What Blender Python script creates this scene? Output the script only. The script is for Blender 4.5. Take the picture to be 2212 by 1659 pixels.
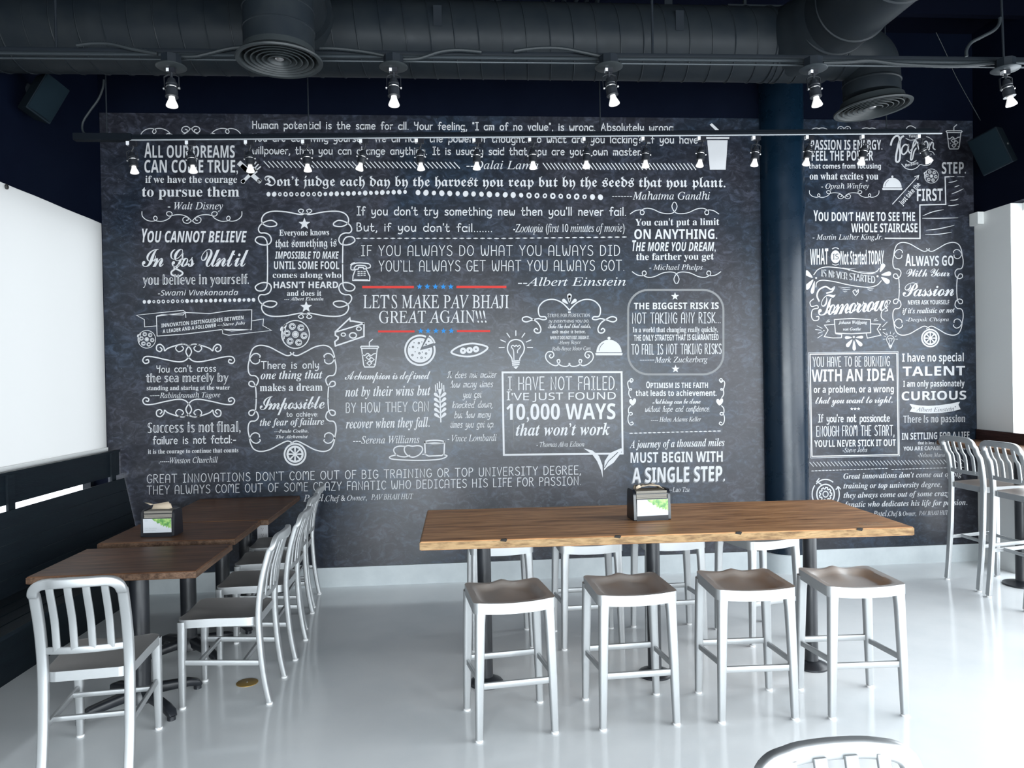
import bpy, bmesh, math, random
from mathutils import Vector, Matrix, Euler
from mathutils.geometry import tessellate_polygon

for o in list(bpy.data.objects):
    bpy.data.objects.remove(o)
SC = bpy.context.scene
COL = SC.collection
random.seed(7)
PI = math.pi

# ------------------------------------------------------------------ camera
IMG_W, IMG_H = 2212.0, 1659.0
FPX = 1600.0                                   # focal length in pixels
EYE = Vector((0.0, 0.0, 1.65))
def solve_axes():
    vp = Vector((979 - IMG_W / 2, 817 - IMG_H / 2, FPX)).normalized()   # where the room's depth lines meet
    n = vp.cross(Vector((1, -0.019, 0))).normalized()                   # horizon tilt
    zc = n if n.y < 0 else -n
    xc = vp.cross(zc)
    return xc, vp, zc
XC, YC, ZC = solve_axes()                      # world axes seen in camera space (x right, y down, z ahead)
def cam_to_world(v):
    return Vector((XC.dot(v), YC.dot(v), ZC.dot(v)))
cam_data = bpy.data.cameras.new('camera')
cam_data.sensor_fit = 'HORIZONTAL'
cam_data.sensor_width = 36.0
cam_data.lens = FPX * 36.0 / IMG_W
cam_data.clip_start = 0.05
cam_data.clip_end = 200
cam = bpy.data.objects.new('camera', cam_data)
COL.objects.link(cam)
r_ = cam_to_world(Vector((1, 0, 0))); u_ = cam_to_world(Vector((0, -1, 0))); b_ = cam_to_world(Vector((0, 0, -1)))
mw = Matrix(((r_.x, u_.x, b_.x, EYE.x), (r_.y, u_.y, b_.y, EYE.y), (r_.z, u_.z, b_.z, EYE.z), (0, 0, 0, 1)))
cam.matrix_world = mw
SC.camera = cam

# ------------------------------------------------------------------ colour management, sky, daylight
SC.view_settings.view_transform = 'Standard'
SC.view_settings.look = 'None'
SC.view_settings.gamma = 1.0
SC.view_settings.use_curve_mapping = False
SC.view_settings.exposure = 0.82
SC.cycles.use_denoising = True
SC.cycles.max_bounces = 10
SC.cycles.diffuse_bounces = 5
SC.cycles.glossy_bounces = 4
SC.cycles.transparent_max_bounces = 12
SC.cycles.sample_clamp_indirect = 6.0
SC.cycles.caustics_reflective = False
SC.cycles.caustics_refractive = False

world = bpy.data.worlds.new('overcast_sky')
SC.world = world
world.use_nodes = True
wb = world.node_tree.nodes['Background']
wb.inputs['Color'].default_value = (0.86, 0.93, 1.0, 1)
wb.inputs['Strength'].default_value = 2.2

WALL_Y = 6.01          # face of the back wall
TOE = 0.028            # side walls open towards the back by this slope
FRONT_Y = -3.2
CEIL_Z = 4.5
def left_pt(s, t, z):  # s metres from the back corner along the left wall, t metres out of the room
    return Vector((-2.71 - TOE * s - t, WALL_Y - s + TOE * t, z))
def right_pt(s, t, z):
    return Vector((4.465 - TOE * s + t, WALL_Y - s + TOE * t, z))

def window_light(name, p0, p1, z0, z1, radiance, colour):
    """daylight coming in through a window opening; p0, p1 are its ends seen from inside, left to right"""
    a = Vector((p0[0], p0[1], 0)); b = Vector((p1[0], p1[1], 0))
    w = (b - a).length; h = z1 - z0
    ld = bpy.data.lights.new(name, 'AREA')
    ld.shape = 'RECTANGLE'; ld.size = w; ld.size_y = h
    ld.energy = radiance * PI * w * h
    ld.color = colour
    o = bpy.data.objects.new(name, ld); COL.objects.link(o)
    x = (b - a).normalized(); z = Vector((0, 0, 1))
    zl = -(x.cross(z))                          # the lamp shines along its -Z, into the room
    yl = zl.cross(x)
    m = Matrix(((x.x, yl.x, zl.x, (a.x + b.x) / 2), (x.y, yl.y, zl.y, (a.y + b.y) / 2), (x.z, yl.z, zl.z, (z0 + z1) / 2), (0, 0, 0, 1)))
    o.matrix_world = m
    return o
# storefront glass to the right of the camera, and behind it
ra, rm, rb = right_pt(-1.2, 0.42, 0), right_pt(1.7, 0.42, 0), right_pt(9.0, 0.42, 0)
window_light('daylight_right', rm, rb, 0.05, 2.95, 4.0, (0.92, 0.97, 1.0))
window_light('daylight_corner', ra, rm, 0.05, 2.95, 2.4, (0.88, 0.95, 1.0))   # part of the window light, dimmed to keep the back corner darker
window_light('daylight_front', (4.2, FRONT_Y - 0.35), (-2.6, FRONT_Y - 0.35), 0.1, 2.35, 10.3, (0.88, 0.96, 1.0))

# ------------------------------------------------------------------ helpers
def link(o):
    COL.objects.link(o); return o
def at_y(u, v, y):
    d = cam_to_world(Vector((u - IMG_W / 2, v - IMG_H / 2, FPX)))
    return EYE + d * ((y - EYE.y) / d.y)

class MB:
    """collects simple solids into one mesh"""
    def __init__(self):
        self.v = []; self.f = []; self.m = []; self.mi = 0
    def add(self, vs, fs):
        n = len(self.v)
        self.v += [Vector(p) for p in vs]
        self.f += [tuple(i + n for i in f) for f in fs]
        self.m += [self.mi] * len(fs)
        return self
    def box(self, lo, hi, mat=None):
        x0, y0, z0 = lo; x1, y1, z1 = hi
        vs = [(x0, y0, z0), (x1, y0, z0), (x1, y1, z0), (x0, y1, z0), (x0, y0, z1), (x1, y0, z1), (x1, y1, z1), (x0, y1, z1)]
        if mat: vs = [mat @ Vector(p) for p in vs]
        return self.add(vs, [(0, 3, 2, 1), (4, 5, 6, 7), (0, 1, 5, 4), (1, 2, 6, 5), (2, 3, 7, 6), (3, 0, 4, 7)])
    def slab(self, quad, h):
        """quad: four points counter-clockwise seen from above; extruded by vector h"""
        q = [Vector(p) for p in quad]; h = Vector(h)
        vs = q + [p + h for p in q]
        return self.add(vs, [(0, 3, 2, 1), (4, 5, 6, 7), (0, 1, 5, 4), (1, 2, 6, 5), (2, 3, 7, 6), (3, 0, 4, 7)])
    def ring_solid(self, rings, close0=True, close1=True):
        n = len(rings[0]); vs = []; fs = []
        for r in rings: vs += list(r)
        for k in range(len(rings) - 1):
            for i in range(n):
                j = (i + 1) % n
                fs.append((k * n + i, k * n + j, (k + 1) * n + j, (k + 1) * n + i))
        if close0: fs.append(tuple(range(n - 1, -1, -1)))
        if close1: fs.append(tuple((len(rings) - 1) * n + i for i in range(n)))
        return self.add(vs, fs)
    def tube(self, pts, r, n=12, ref=None):
        pts = [Vector(p) for p in pts]
        rs = r if isinstance(r, (list, tuple)) else [r] * len(pts)
        rings = []
        nrm = None
        for i, p in enumerate(pts):
            t = (pts[min(i + 1, len(pts) - 1)] - pts[max(i - 1, 0)]).normalized()
            if nrm is None:
                a = Vector((0, 0, 1)) if abs(t.z) < 0.9 else Vector((1, 0, 0))
                nrm = (a - t * a.dot(t)).normalized()
            else:
                nrm = (nrm - t * nrm.dot(t)).normalized()
            bn = t.cross(nrm)
            rings.append([p + (nrm * math.cos(2 * PI * k / n) + bn * math.sin(2 * PI * k / n)) * rs[i] for k in range(n)])
        return self.ring_solid(rings)
    def lathe(self, prof, n=24, origin=(0, 0, 0), axis='Z', loop=False):
        rings = []
        for (r, z) in prof:
            ring = []
            for k in range(n):
                a = 2 * PI * k / n
                p = Vector((max(r, 1e-4) * math.cos(a), max(r, 1e-4) * math.sin(a), z))
                if axis == 'X': p = Vector((p.z, p.x, p.y))
                if axis == 'Y': p = Vector((p.y, p.z, p.x))
                ring.append(p + Vector(origin))
            rings.append(ring)
        if loop: return self.ring_solid(rings + [rings[0]], False, False)
        if prof[0][1] > prof[-1][1]: rings = rings[::-1]
        return self.ring_solid(rings)
    def sweep(self, pts, w, d, ref, rad=0.006, scale=None, closed=False):
        """rounded rectangular bar; d is its size along ref, w across"""
        pts = [Vector(p) for p in pts]; ref = Vector(ref)
        sec = []
        hw, hd = w / 2, d / 2; rr = min(rad, hw * .95, hd * .95)
        for (sx, sy, a0) in ((1, 1, 0), (-1, 1, 90), (-1, -1, 180), (1, -1, 270)):
            for k in range(4):
                a = math.radians(a0 + 30 * k)
                sec.append((sx * (hw - rr) + rr * math.cos(a), sy * (hd - rr) + rr * math.sin(a)))
        rings = []
        N = len(pts)
        for i, p in enumerate(pts):
            if closed: t = (pts[(i + 1) % N] - pts[i - 1]).normalized()
            else: t = (pts[min(i + 1, N - 1)] - pts[max(i - 1, 0)]).normalized()
            b = (ref - t * ref.dot(t)).normalized()
            a = b.cross(t)
            s = scale[i] if scale else (1, 1)
            rings.append([p + a * (x * s[0]) + b * (y * s[1]) for x, y in sec])
        if closed:
            return self.ring_solid(rings + [rings[0]], False, False)
        return self.ring_solid(rings)
    def build(self, name, mats, parent=None, smooth=True, loc=None, angle=35):
        me = bpy.data.meshes.new(name)
        me.from_pydata([tuple(p) for p in self.v], [], self.f)
        if not isinstance(mats, (list, tuple)): mats = [mats]
        for m in mats: me.materials.append(m)
        for p, i in zip(me.polygons, self.m): p.material_index = i
        bm = bmesh.new(); bm.from_mesh(me)
        bmesh.ops.recalc_face_normals(bm, faces=bm.faces)
        if smooth:
            lim = math.radians(angle)
            for f in bm.faces: f.smooth = True
            for e in bm.edges:
                if len(e.link_faces) == 2 and e.calc_face_angle(0) > lim: e.smooth = False
        bm.to_mesh(me); bm.free()
        o = link(bpy.data.objects.new(name, me))
        if parent: o.parent = parent
        if loc is not None: o.location = loc
        return o

def empty(name, loc, label, cat, group=None, rz=0.0):
    o = link(bpy.data.objects.new(name, None))
    o.empty_display_size = 0.1
    o.location = loc; o.rotation_euler = (0, 0, rz)
    return tag(o, label, cat, group)
def tag(o, label, cat, group=None):
    o['label'] = label; o['category'] = cat
    if group: o['group'] = group
    return o
def struct(o, label=None):
    o['kind'] = 'structure'
    if label: o['label'] = label
    return o
def dup(root, loc, label, rz=0.0, group=None):
    r = root.copy(); COL.objects.link(r)
    r.location = loc; r.rotation_euler = (0, 0, rz)
    r['label'] = label
    if group: r['group'] = group
    for ch in list(root.children):
        c = ch.copy(); COL.objects.link(c); c.parent = r
        for g in list(ch.children):
            d = g.copy(); COL.objects.link(d); d.parent = c
    return r
def catmull(pts, n=8, closed=False):
    P = [Vector(p) for p in pts]; out = []
    N = len(P)
    segs = N if closed else N - 1
    for i in range(segs):
        if closed:
            p0, p1, p2, p3 = P[i - 1], P[i], P[(i + 1) % N], P[(i + 2) % N]
        else:
            p0, p1, p2, p3 = P[max(i - 1, 0)], P[i], P[i + 1], P[min(i + 2, N - 1)]
        for k in range(n):
            t = k / n
            out.append(0.5 * ((2 * p1) + (p2 - p0) * t + (2 * p0 - 5 * p1 + 4 * p2 - p3) * t * t + (3 * p1 - p0 - 3 * p2 + p3) * t ** 3))
    if not closed: out.append(P[-1].copy())
    return out

# ------------------------------------------------------------------ materials
def mat(name, col, rough=0.5, metal=0.0, spec=0.5, coat=0.0):
    m = bpy.data.materials.new(name); m.use_nodes = True
    b = m.node_tree.nodes['Principled BSDF']
    b.inputs['Base Color'].default_value = (*col, 1)
    b.inputs['Roughness'].default_value = rough
    b.inputs['Metallic'].default_value = metal
    b.inputs['Specular IOR Level'].default_value = spec
    b.inputs['Coat Weight'].default_value = coat
    return m
def nodes(m): return m.node_tree.nodes, m.node_tree.links, m.node_tree.nodes['Principled BSDF']
def noise_mix(m, scale, cols, detail=6, rough=0.6, stretch=(1, 1, 1), bump=0.0, bump_scale=None, coord='Object', rrange=None, dist=0.0, stops=None):
    """colour ramp driven by noise in object space, optional bump and roughness variation"""
    N, L, b = nodes(m)
    tc = N.new('ShaderNodeTexCoord'); mp = N.new('ShaderNodeMapping')
    mp.inputs['Scale'].default_value = stretch
    L.new(tc.outputs[coord], mp.inputs['Vector'])
    nz = N.new('ShaderNodeTexNoise'); nz.inputs['Scale'].default_value = scale; nz.inputs['Detail'].default_value = detail
    nz.inputs['Roughness'].default_value = rough; nz.inputs['Distortion'].default_value = dist
    L.new(mp.outputs[0], nz.inputs['Vector'])
    rp = N.new('ShaderNodeValToRGB')
    el = rp.color_ramp.elements
    stops = stops or [0.3 + 0.4 * i / (len(cols) - 1) for i in range(len(cols))]
    while len(el) < len(cols): el.new(0.5)
    for e, p, c in zip(el, stops, cols): e.position = p; e.color = (*c, 1)
    L.new(nz.outputs['Fac'], rp.inputs['Fac']); L.new(rp.outputs['Color'], b.inputs['Base Color'])
    if bump:
        n2 = N.new('ShaderNodeTexNoise'); n2.inputs['Scale'].default_value = bump_scale or scale * 3; n2.inputs['Detail'].default_value = 4
        L.new(mp.outputs[0], n2.inputs['Vector'])
        bp = N.new('ShaderNodeBump'); bp.inputs['Strength'].default_value = bump; bp.inputs['Distance'].default_value = 0.01
        L.new(n2.outputs['Fac'], bp.inputs['Height']); L.new(bp.outputs['Normal'], b.inputs['Normal'])
    if rrange:
        mr = N.new('ShaderNodeMapRange'); mr.inputs['From Min'].default_value = 0.3; mr.inputs['From Max'].default_value = 0.7
        mr.inputs['To Min'].default_value = rrange[0]; mr.inputs['To Max'].default_value = rrange[1]
        L.new(nz.outputs['Fac'], mr.inputs['Value']); L.new(mr.outputs[0], b.inputs['Roughness'])
    return m

M = {}
M['navy_paint'] = noise_mix(mat('navy_wall_paint', (.0015, .0035, .012), .7, spec=.06), 3, [(.0006, .0019, .0078), (.0013, .0032, .010)], bump=.05, bump_scale=60)
M['ceiling'] = mat('black_ceiling_paint', (.002, .003, .008), .9, spec=.04)
M['column'] = noise_mix(mat('column_gloss_paint', (.002, .010, .021), .26, spec=.35), 5, [(.0018, .009, .019), (.003, .012, .025)], bump=.015, bump_scale=20, rrange=(.24, .32))
M['white_paint'] = mat('white_wall_paint', (.70, .71, .70), .6)
M['base_white'] = noise_mix(mat('pale_baseboard_paint', (.6, .64, .66), .35), 6, [(.44, .48, .50), (.52, .56, .575)])
M['floor'] = noise_mix(mat('polished_grey_floor', (.66, .7, .73), .2, spec=.5), 1.6, [(.71, .75, .77), (.765, .795, .81), (.80, .825, .835)], detail=5, bump=.02, bump_scale=120, rrange=(.07, .15))
M['duct'] = noise_mix(mat('charcoal_duct_paint', (.015, .018, .02), .5, spec=.12), 8, [(.0075, .0105, .014), (.011, .014, .0165)], rrange=(.42, .55))
M['grille'] = mat('grille_paint', (.016, .020, .022), .5, spec=.3)
M['strut'] = mat('dark_strut_paint', (.008, .011, .015), .5, spec=.2)
M['galv'] = mat('galvanised_steel', (.022, .028, .033), .4, .3, spec=.3)
M['rail_pale'] = mat('pale_track_edge', (.30, .32, .34), .4, .3)
M['track'] = mat('black_track_enamel', (.005, .007, .010), .5, spec=.05)
M['black_metal'] = mat('black_powder_coat', (.012, .014, .018), .38)
M['black_plastic'] = mat('black_plastic', (.008, .009, .013), .3)
M['knob_steel'] = mat('small_steel_knob', (.5, .5, .5), .3, .9)
def lamp_glass(name, col, e):
    m = mat(name, col, .35); b = m.node_tree.nodes['Principled BSDF']
    b.inputs['Emission Color'].default_value = (1, .98, .95, 1); b.inputs['Emission Strength'].default_value = e
    return m
M['bulb'] = lamp_glass('frosted_bulb_glass', (.7, .7, .69), .34)
M['bulb_face'] = lamp_glass('bulb_lens', (.7, .7, .69), .5)
def brushed(name, col, rough):
    m = mat(name, col, rough, 0.6)
    N, L, b = nodes(m)
    tc = N.new('ShaderNodeTexCoord'); mp = N.new('ShaderNodeMapping'); mp.inputs['Scale'].default_value = (40, 40, 400)
    L.new(tc.outputs['Object'], mp.inputs['Vector'])
    nz = N.new('ShaderNodeTexNoise'); nz.inputs['Scale'].default_value = 3; nz.inputs['Detail'].default_value = 3
    L.new(mp.outputs[0], nz.inputs['Vector'])
    mr = N.new('ShaderNodeMapRange'); mr.inputs['To Min'].default_value = rough - .07; mr.inputs['To Max'].default_value = rough + .07
    L.new(nz.outputs['Fac'], mr.inputs['Value']); L.new(mr.outputs[0], b.inputs['Roughness'])
    return m
M['alu'] = brushed('brushed_aluminium', (.38, .392, .40), .42)
M['alu_seat'] = brushed('brushed_aluminium_seat', (.50, .488, .475), .40)
M['rubber'] = mat('dark_rubber', (.02, .02, .02), .6)
M['glide'] = mat('pale_plastic_glide', (.7, .7, .7), .4)
def wood(name, dark, mid, light, rough, along=(1.2, 14, 14)):
    m = mat(name, mid, rough, spec=.2)
    N, L, b = nodes(m)
    tc = N.new('ShaderNodeTexCoord')
    mp = N.new('ShaderNodeMapping'); mp.inputs['Scale'].default_value = along
    L.new(tc.outputs['Object'], mp.inputs['Vector'])
    n1 = N.new('ShaderNodeTexNoise'); n1.inputs['Scale'].default_value = 2.2; n1.inputs['Detail'].default_value = 8; n1.inputs['Roughness'].default_value = .62; n1.inputs['Distortion'].default_value = .35
    L.new(mp.outputs[0], n1.inputs['Vector'])
    r1 = N.new('ShaderNodeValToRGB'); e = r1.color_ramp.elements
    e[0].position = .32; e[0].color = (*dark, 1); e[1].position = .72; e[1].color = (*light, 1)
    k = e.new(.5); k.color = (*mid, 1)
    L.new(n1.outputs['Fac'], r1.inputs['Fac'])
    mp2 = N.new('ShaderNodeMapping'); mp2.inputs['Scale'].default_value = (along[0] * 2, along[1] * 4, along[2] * 4)
    L.new(tc.outputs['Object'], mp2.inputs['Vector'])
    n2 = N.new('ShaderNodeTexNoise'); n2.inputs['Scale'].default_value = 3; n2.inputs['Detail'].default_value = 5
    L.new(mp2.outputs[0], n2.inputs['Vector'])
    r2 = N.new('ShaderNodeValToRGB'); e = r2.color_ramp.elements
    e[0].position = .36; e[0].color = (.45, .42, .40, 1); e[1].position = .55; e[1].color = (1, 1, 1, 1)
    L.new(n2.outputs['Fac'], r2.inputs['Fac'])
    mx = N.new('ShaderNodeMix'); mx.data_type = 'RGBA'; mx.blend_type = 'MULTIPLY'; mx.inputs[0].default_value = .7
    L.new(r1.outputs['Color'], mx.inputs[6]); L.new(r2.outputs['Color'], mx.inputs[7])
    L.new(mx.outputs[2], b.inputs['Base Color'])
    bp = N.new('ShaderNodeBump'); bp.inputs['Strength'].default_value = .12; bp.inputs['Distance'].default_value = .004
    L.new(n2.outputs['Fac'], bp.inputs['Height']); L.new(bp.outputs['Normal'], b.inputs['Normal'])
    return m
M['wood_dark'] = wood('dark_walnut_top', (.045, .019, .010), (.115, .053, .026), (.19, .095, .050), .42)
M['wood_dark_edge'] = wood('walnut_edge', (.05, .028, .018), (.11, .065, .042), (.17, .105, .07), .5, (14, 1.2, 14))
M['wood_mid'] = wood('oiled_plank_top', (.19, .085, .036), (.47, .235, .105), (.66, .38, .19), .45)
M['wood_mid_edge'] = wood('plank_edge', (.16, .09, .04), (.30, .19, .09), (.40, .27, .14), .5, (3, 8, 8))
M['wood_counter'] = wood('counter_wood', (.11, .06, .035), (.24, .13, .075), (.34, .2, .12), .35, (14, 1.2, 14))
M['wood_red'] = wood('dark_red_wood', (.02, .010, .010), (.045, .020, .018), (.07, .03, .026), .5, (14, 1.2, 14))
M['notch'] = mat('dark_knot_hole', (.006, .005, .004), .8)
M['bench'] = noise_mix(mat('black_stained_planks', (.01, .016, .02), .5, spec=.22), 6, [(.0018, .0042, .008), (.004, .009, .013)], stretch=(6, .6, 6), bump=.1, bump_scale=30)
M['paper'] = mat('kraft_napkin_paper', (.42, .345, .26), .8)
M['card_white'] = mat('white_card', (.5, .52, .55), .35)
M['card_green'] = noise_mix(mat('green_leaf_print', (.25, .5, .1), .4), 45, [(.07, .22, .06), (.18, .36, .09), (.34, .48, .17)], stops=[.38, .5, .62])
M['card_ink'] = mat('grey_print', (.35, .38, .40), .5)
M['clear'] = mat('smoky_clear_plastic', (.4, .38, .33), .15)
M['brass'] = mat('brass_cover', (.42, .27, .08), .4, .7)
M['outlet_white'] = mat('white_outlet_plastic', (.6, .6, .62), .35)
M['cloth_speaker'] = mat('speaker_grille_cloth', (.005, .010, .014), .9, spec=.03)
M['speaker'] = mat('black_speaker_shell', (.004, .008, .012), .7, spec=.1)
M['napkins'] = mat('stacked_napkins', (.20, .185, .16), .8)
M['cable'] = mat('grey_cable', (.014, .018, .021), .5, spec=.2)
# translucent roller shade, lit by the sky behind it
def shade_mat():
    m = bpy.data.materials.new('white_roller_fabric'); m.use_nodes = True
    N, L = m.node_tree.nodes, m.node_tree.links
    N.remove(N['Principled BSDF'])
    out = N['Material Output']
    tr = N.new('ShaderNodeBsdfTranslucent'); tr.inputs['Color'].default_value = (.36, .36, .352, 1)
    df = N.new('ShaderNodeBsdfDiffuse'); df.inputs['Color'].default_value = (.6, .6, .59, 1)
    mx = N.new('ShaderNodeMixShader'); mx.inputs[0].default_value = .4
    L.new(tr.outputs[0], mx.inputs[1]); L.new(df.outputs[0], mx.inputs[2]); L.new(mx.outputs[0], out.inputs['Surface'])
    return m
M['shade'] = shade_mat()
def glass_mat():
    m = bpy.data.materials.new('window_glass'); m.use_nodes = True
    N, L = m.node_tree.nodes, m.node_tree.links
    N.remove(N['Principled BSDF']); out = N['Material Output']
    tr = N.new('ShaderNodeBsdfTransparent'); gl = N.new('ShaderNodeBsdfGlossy'); gl.inputs['Roughness'].default_value = .02
    lw = N.new('ShaderNodeLayerWeight'); lw.inputs['Blend'].default_value = .5
    pw = N.new('ShaderNodeMath'); pw.operation = 'POWER'; pw.inputs[1].default_value = 4
    L.new(lw.outputs['Facing'], pw.inputs[0])
    fr = N.new('ShaderNodeMath'); fr.operation = 'MULTIPLY_ADD'; fr.inputs[1].default_value = .6; fr.inputs[2].default_value = .04
    L.new(pw.outputs[0], fr.inputs[0])
    mx = N.new('ShaderNodeMixShader')
    L.new(fr.outputs[0], mx.inputs[0]); L.new(tr.outputs[0], mx.inputs[1]); L.new(gl.outputs[0], mx.inputs[2]); L.new(mx.outputs[0], out.inputs['Surface'])
    return m
M['glass'] = glass_mat()
# printed chalkboard: dark slate with paler scuffs
def board_mat():
    m = mat('printed_slate_board', (.03, .034, .04), .5)
    N, L, b = nodes(m)
    b.inputs['Specular IOR Level'].default_value = .33
    tc = N.new('ShaderNodeTexCoord')
    def nz(scale, detail, rough, dist, stretch=(1, 1, 1)):
        mp = N.new('ShaderNodeMapping'); mp.inputs['Scale'].default_value = stretch
        L.new(tc.outputs['Object'], mp.inputs['Vector'])
        n = N.new('ShaderNodeTexNoise'); n.inputs['Scale'].default_value = scale; n.inputs['Detail'].default_value = detail
        n.inputs['Roughness'].default_value = rough; n.inputs['Distortion'].default_value = dist
        L.new(mp.outputs[0], n.inputs['Vector']); return n
    def ramp(n, pts):
        r = N.new('ShaderNodeValToRGB'); e = r.color_ramp.elements
        while len(e) < len(pts): e.new(.5)
        for q, (p, c) in zip(e, pts): q.position = p; q.color = (*c, 1)
        L.new(n.outputs['Fac'], r.inputs['Fac']); return r
    big = ramp(nz(.9, 3, .5, .4), [(.35, (.010, .017, .028)), (.55, (.019, .020, .027)), (.7, (.021, .024, .032))])
    mid = ramp(nz(11, 8, .68, 1.2, (1, 1, 1.5)), [(.38, (.62, .62, .66)), (.5, (1, 1, 1)), (.58, (1.75, 1.75, 1.78)), (.66, (2.6, 2.6, 2.6))])
    fine = ramp(nz(34, 6, .7, 1.5), [(.62, (0, 0, 0)), (.72, (.06, .064, .07))])
    mx = N.new('ShaderNodeMix'); mx.data_type = 'RGBA'; mx.blend_type = 'MULTIPLY'; mx.inputs[0].default_value = 1
    mx.clamp_result = False
    L.new(big.outputs[0], mx.inputs[6]); L.new(mid.outputs[0], mx.inputs[7])
    ad = N.new('ShaderNodeMix'); ad.data_type = 'RGBA'; ad.blend_type = 'ADD'; ad.inputs[0].default_value = 1
    L.new(mx.outputs[2], ad.inputs[6]); L.new(fine.outputs[0], ad.inputs[7])
    L.new(ad.outputs[2], b.inputs['Base Color'])
    b.inputs['Roughness'].default_value = .30
    return m
M['board'] = board_mat()
M['chalk'] = mat('white_chalk_print', (.50, .505, .52), .7, spec=.3)
M['chalk_grey'] = mat('grey_chalk_print', (.19, .195, .20), .7, spec=.3)
M['red'] = mat('red_print', (.50, .040, .034), .7, spec=.2)
M['blue'] = mat('blue_print', (.022, .19, .50), .7, spec=.2)
# ------------------------------------------------------------------ the room
def wall_box(side, s0, s1, t0, t1, z0, z1):
    return [side(s0, t0, z0), side(s1, t0, z0), side(s1, t1, z0), side(s0, t1, z0)], (0, 0, z1 - z0)
def add_wall(mb, side, s0, s1, t0, t1, z0, z1):
    q, h = wall_box(side, s0, s1, t0, t1, z0, z1); return mb.slab(q, h)

b = MB(); b.box((-3.4, FRONT_Y - .3, -.12), (5.2, WALL_Y + .2, 0)); struct(b.build('floor', M['floor'], smooth=False))
b = MB(); b.box((-3.4, FRONT_Y - .3, CEIL_Z), (5.2, WALL_Y + .2, CEIL_Z + .12)); struct(b.build('ceiling', M['ceiling'], smooth=False))
b = MB(); b.box((-2.86, WALL_Y, 0), (4.62, WALL_Y + .18, CEIL_Z)); struct(b.build('wall_back', M['navy_paint'], smooth=False))
# left wall: dark header above the window band, low wall beneath, solid towards the street
b = MB()
add_wall(b, left_pt, -.1, 9.4, 0, .2, 2.907, CEIL_Z)
add_wall(b, left_pt, -.1, 9.4, 0, .2, 0, .30)
add_wall(b, left_pt, 4.3, 9.4, 0, .2, .30, 2.907)
struct(b.build('wall_left', M['navy_paint'], smooth=False))
b = MB()
add_wall(b, left_pt, -.04, 4.3, .12, .128, .30, 2.907)
pane = struct(b.build('window_1', M['glass'], smooth=False))
b = MB()
for s in (0, 2.1, 4.24): add_wall(b, left_pt, s, s + .05, .10, .16, .30, 2.907)
add_wall(b, left_pt, 0, 4.3, .10, .16, .30, .36)
b.build('window_frame', M['strut'], pane, smooth=False)
# right wall: white pier in the corner, tall storefront glass, dark header
b = MB(); add_wall(b, right_pt, -.1, 9.4, 0, .30, 2.96, CEIL_Z); struct(b.build('wall_right', M['navy_paint'], smooth=False))
b = MB(); add_wall(b, right_pt, -.02, .43, 0, .12, 0, 2.96); struct(b.build('trim_1', M['white_paint'], smooth=False), 'white painted pier between the right mural and the storefront glass')
b = MB(); add_wall(b, right_pt, .43, 9.4, .14, .148, .06, 2.96); pane = struct(b.build('window_2', M['glass'], smooth=False))
b = MB()
for s in (1.95, 3.5, 5.05, 6.6, 8.15, 9.3): add_wall(b, right_pt, s, s + .06, .10, .20, .06, 2.96)
add_wall(b, right_pt, .43, 9.4, .10, .20, 0, .10); add_wall(b, right_pt, .43, 9.4, .10, .20, 2.90, 2.96)
b.build('window_frame', M['white_paint'], pane, smooth=False)
b = MB(); add_wall(b, right_pt, .015, .12, -.055, 0, 2.86, 2.962); struct(b.build('trim_2', M['white_paint'], smooth=False), 'small white block at the top corner of the white pier')
# street wall behind the viewer, mostly glass
b = MB()
b.box((-3.2, FRONT_Y - .2, 0), (-2.6, FRONT_Y, CEIL_Z)); b.box((4.2, FRONT_Y - .2, 0), (5.1, FRONT_Y, CEIL_Z))
b.box((-2.6, FRONT_Y - .2, 2.4), (4.2, FRONT_Y, CEIL_Z)); b.box((-2.6, FRONT_Y - .2, 0), (4.2, FRONT_Y, .10))
struct(b.build('wall_front', M['navy_paint'], smooth=False))
b = MB(); b.box((-2.6, FRONT_Y - .12, .1), (4.2, FRONT_Y - .112, 2.4)); pane = struct(b.build('window_3', M['glass'], smooth=False))
b = MB()
for x in (-2.6, -.95, .7, 2.4, 4.14): b.box((x, FRONT_Y - .16, .1), (x + .06, FRONT_Y - .08, 2.4))
b.build('window_frame', M['strut'], pane, smooth=False)
# baseboards
b = MB(); b.box((-2.9, WALL_Y - .014, 0), (2.62, WALL_Y, .155)); b.box((2.90, WALL_Y - .014, 0), (4.47, WALL_Y, .148))
struct(b.build('baseboard_back', M['base_white'], smooth=False))

# round column half sunk in the wall
col = empty('round_column', (2.765, WALL_Y, 0), 'round glossy dark blue column between the two murals', 'column')
b = MB(); b.lathe([(.183, .15), (.183, CEIL_Z)], 48); b.build('shaft', M['column'], col)
b = MB(); b.lathe([(.197, 0), (.197, .146), (.192, .153), (.183, .153)], 48); o = b.build('baseboard_ring', M['base_white'], col); o['label'] = 'pale ring of baseboard round the foot of the column'

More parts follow.
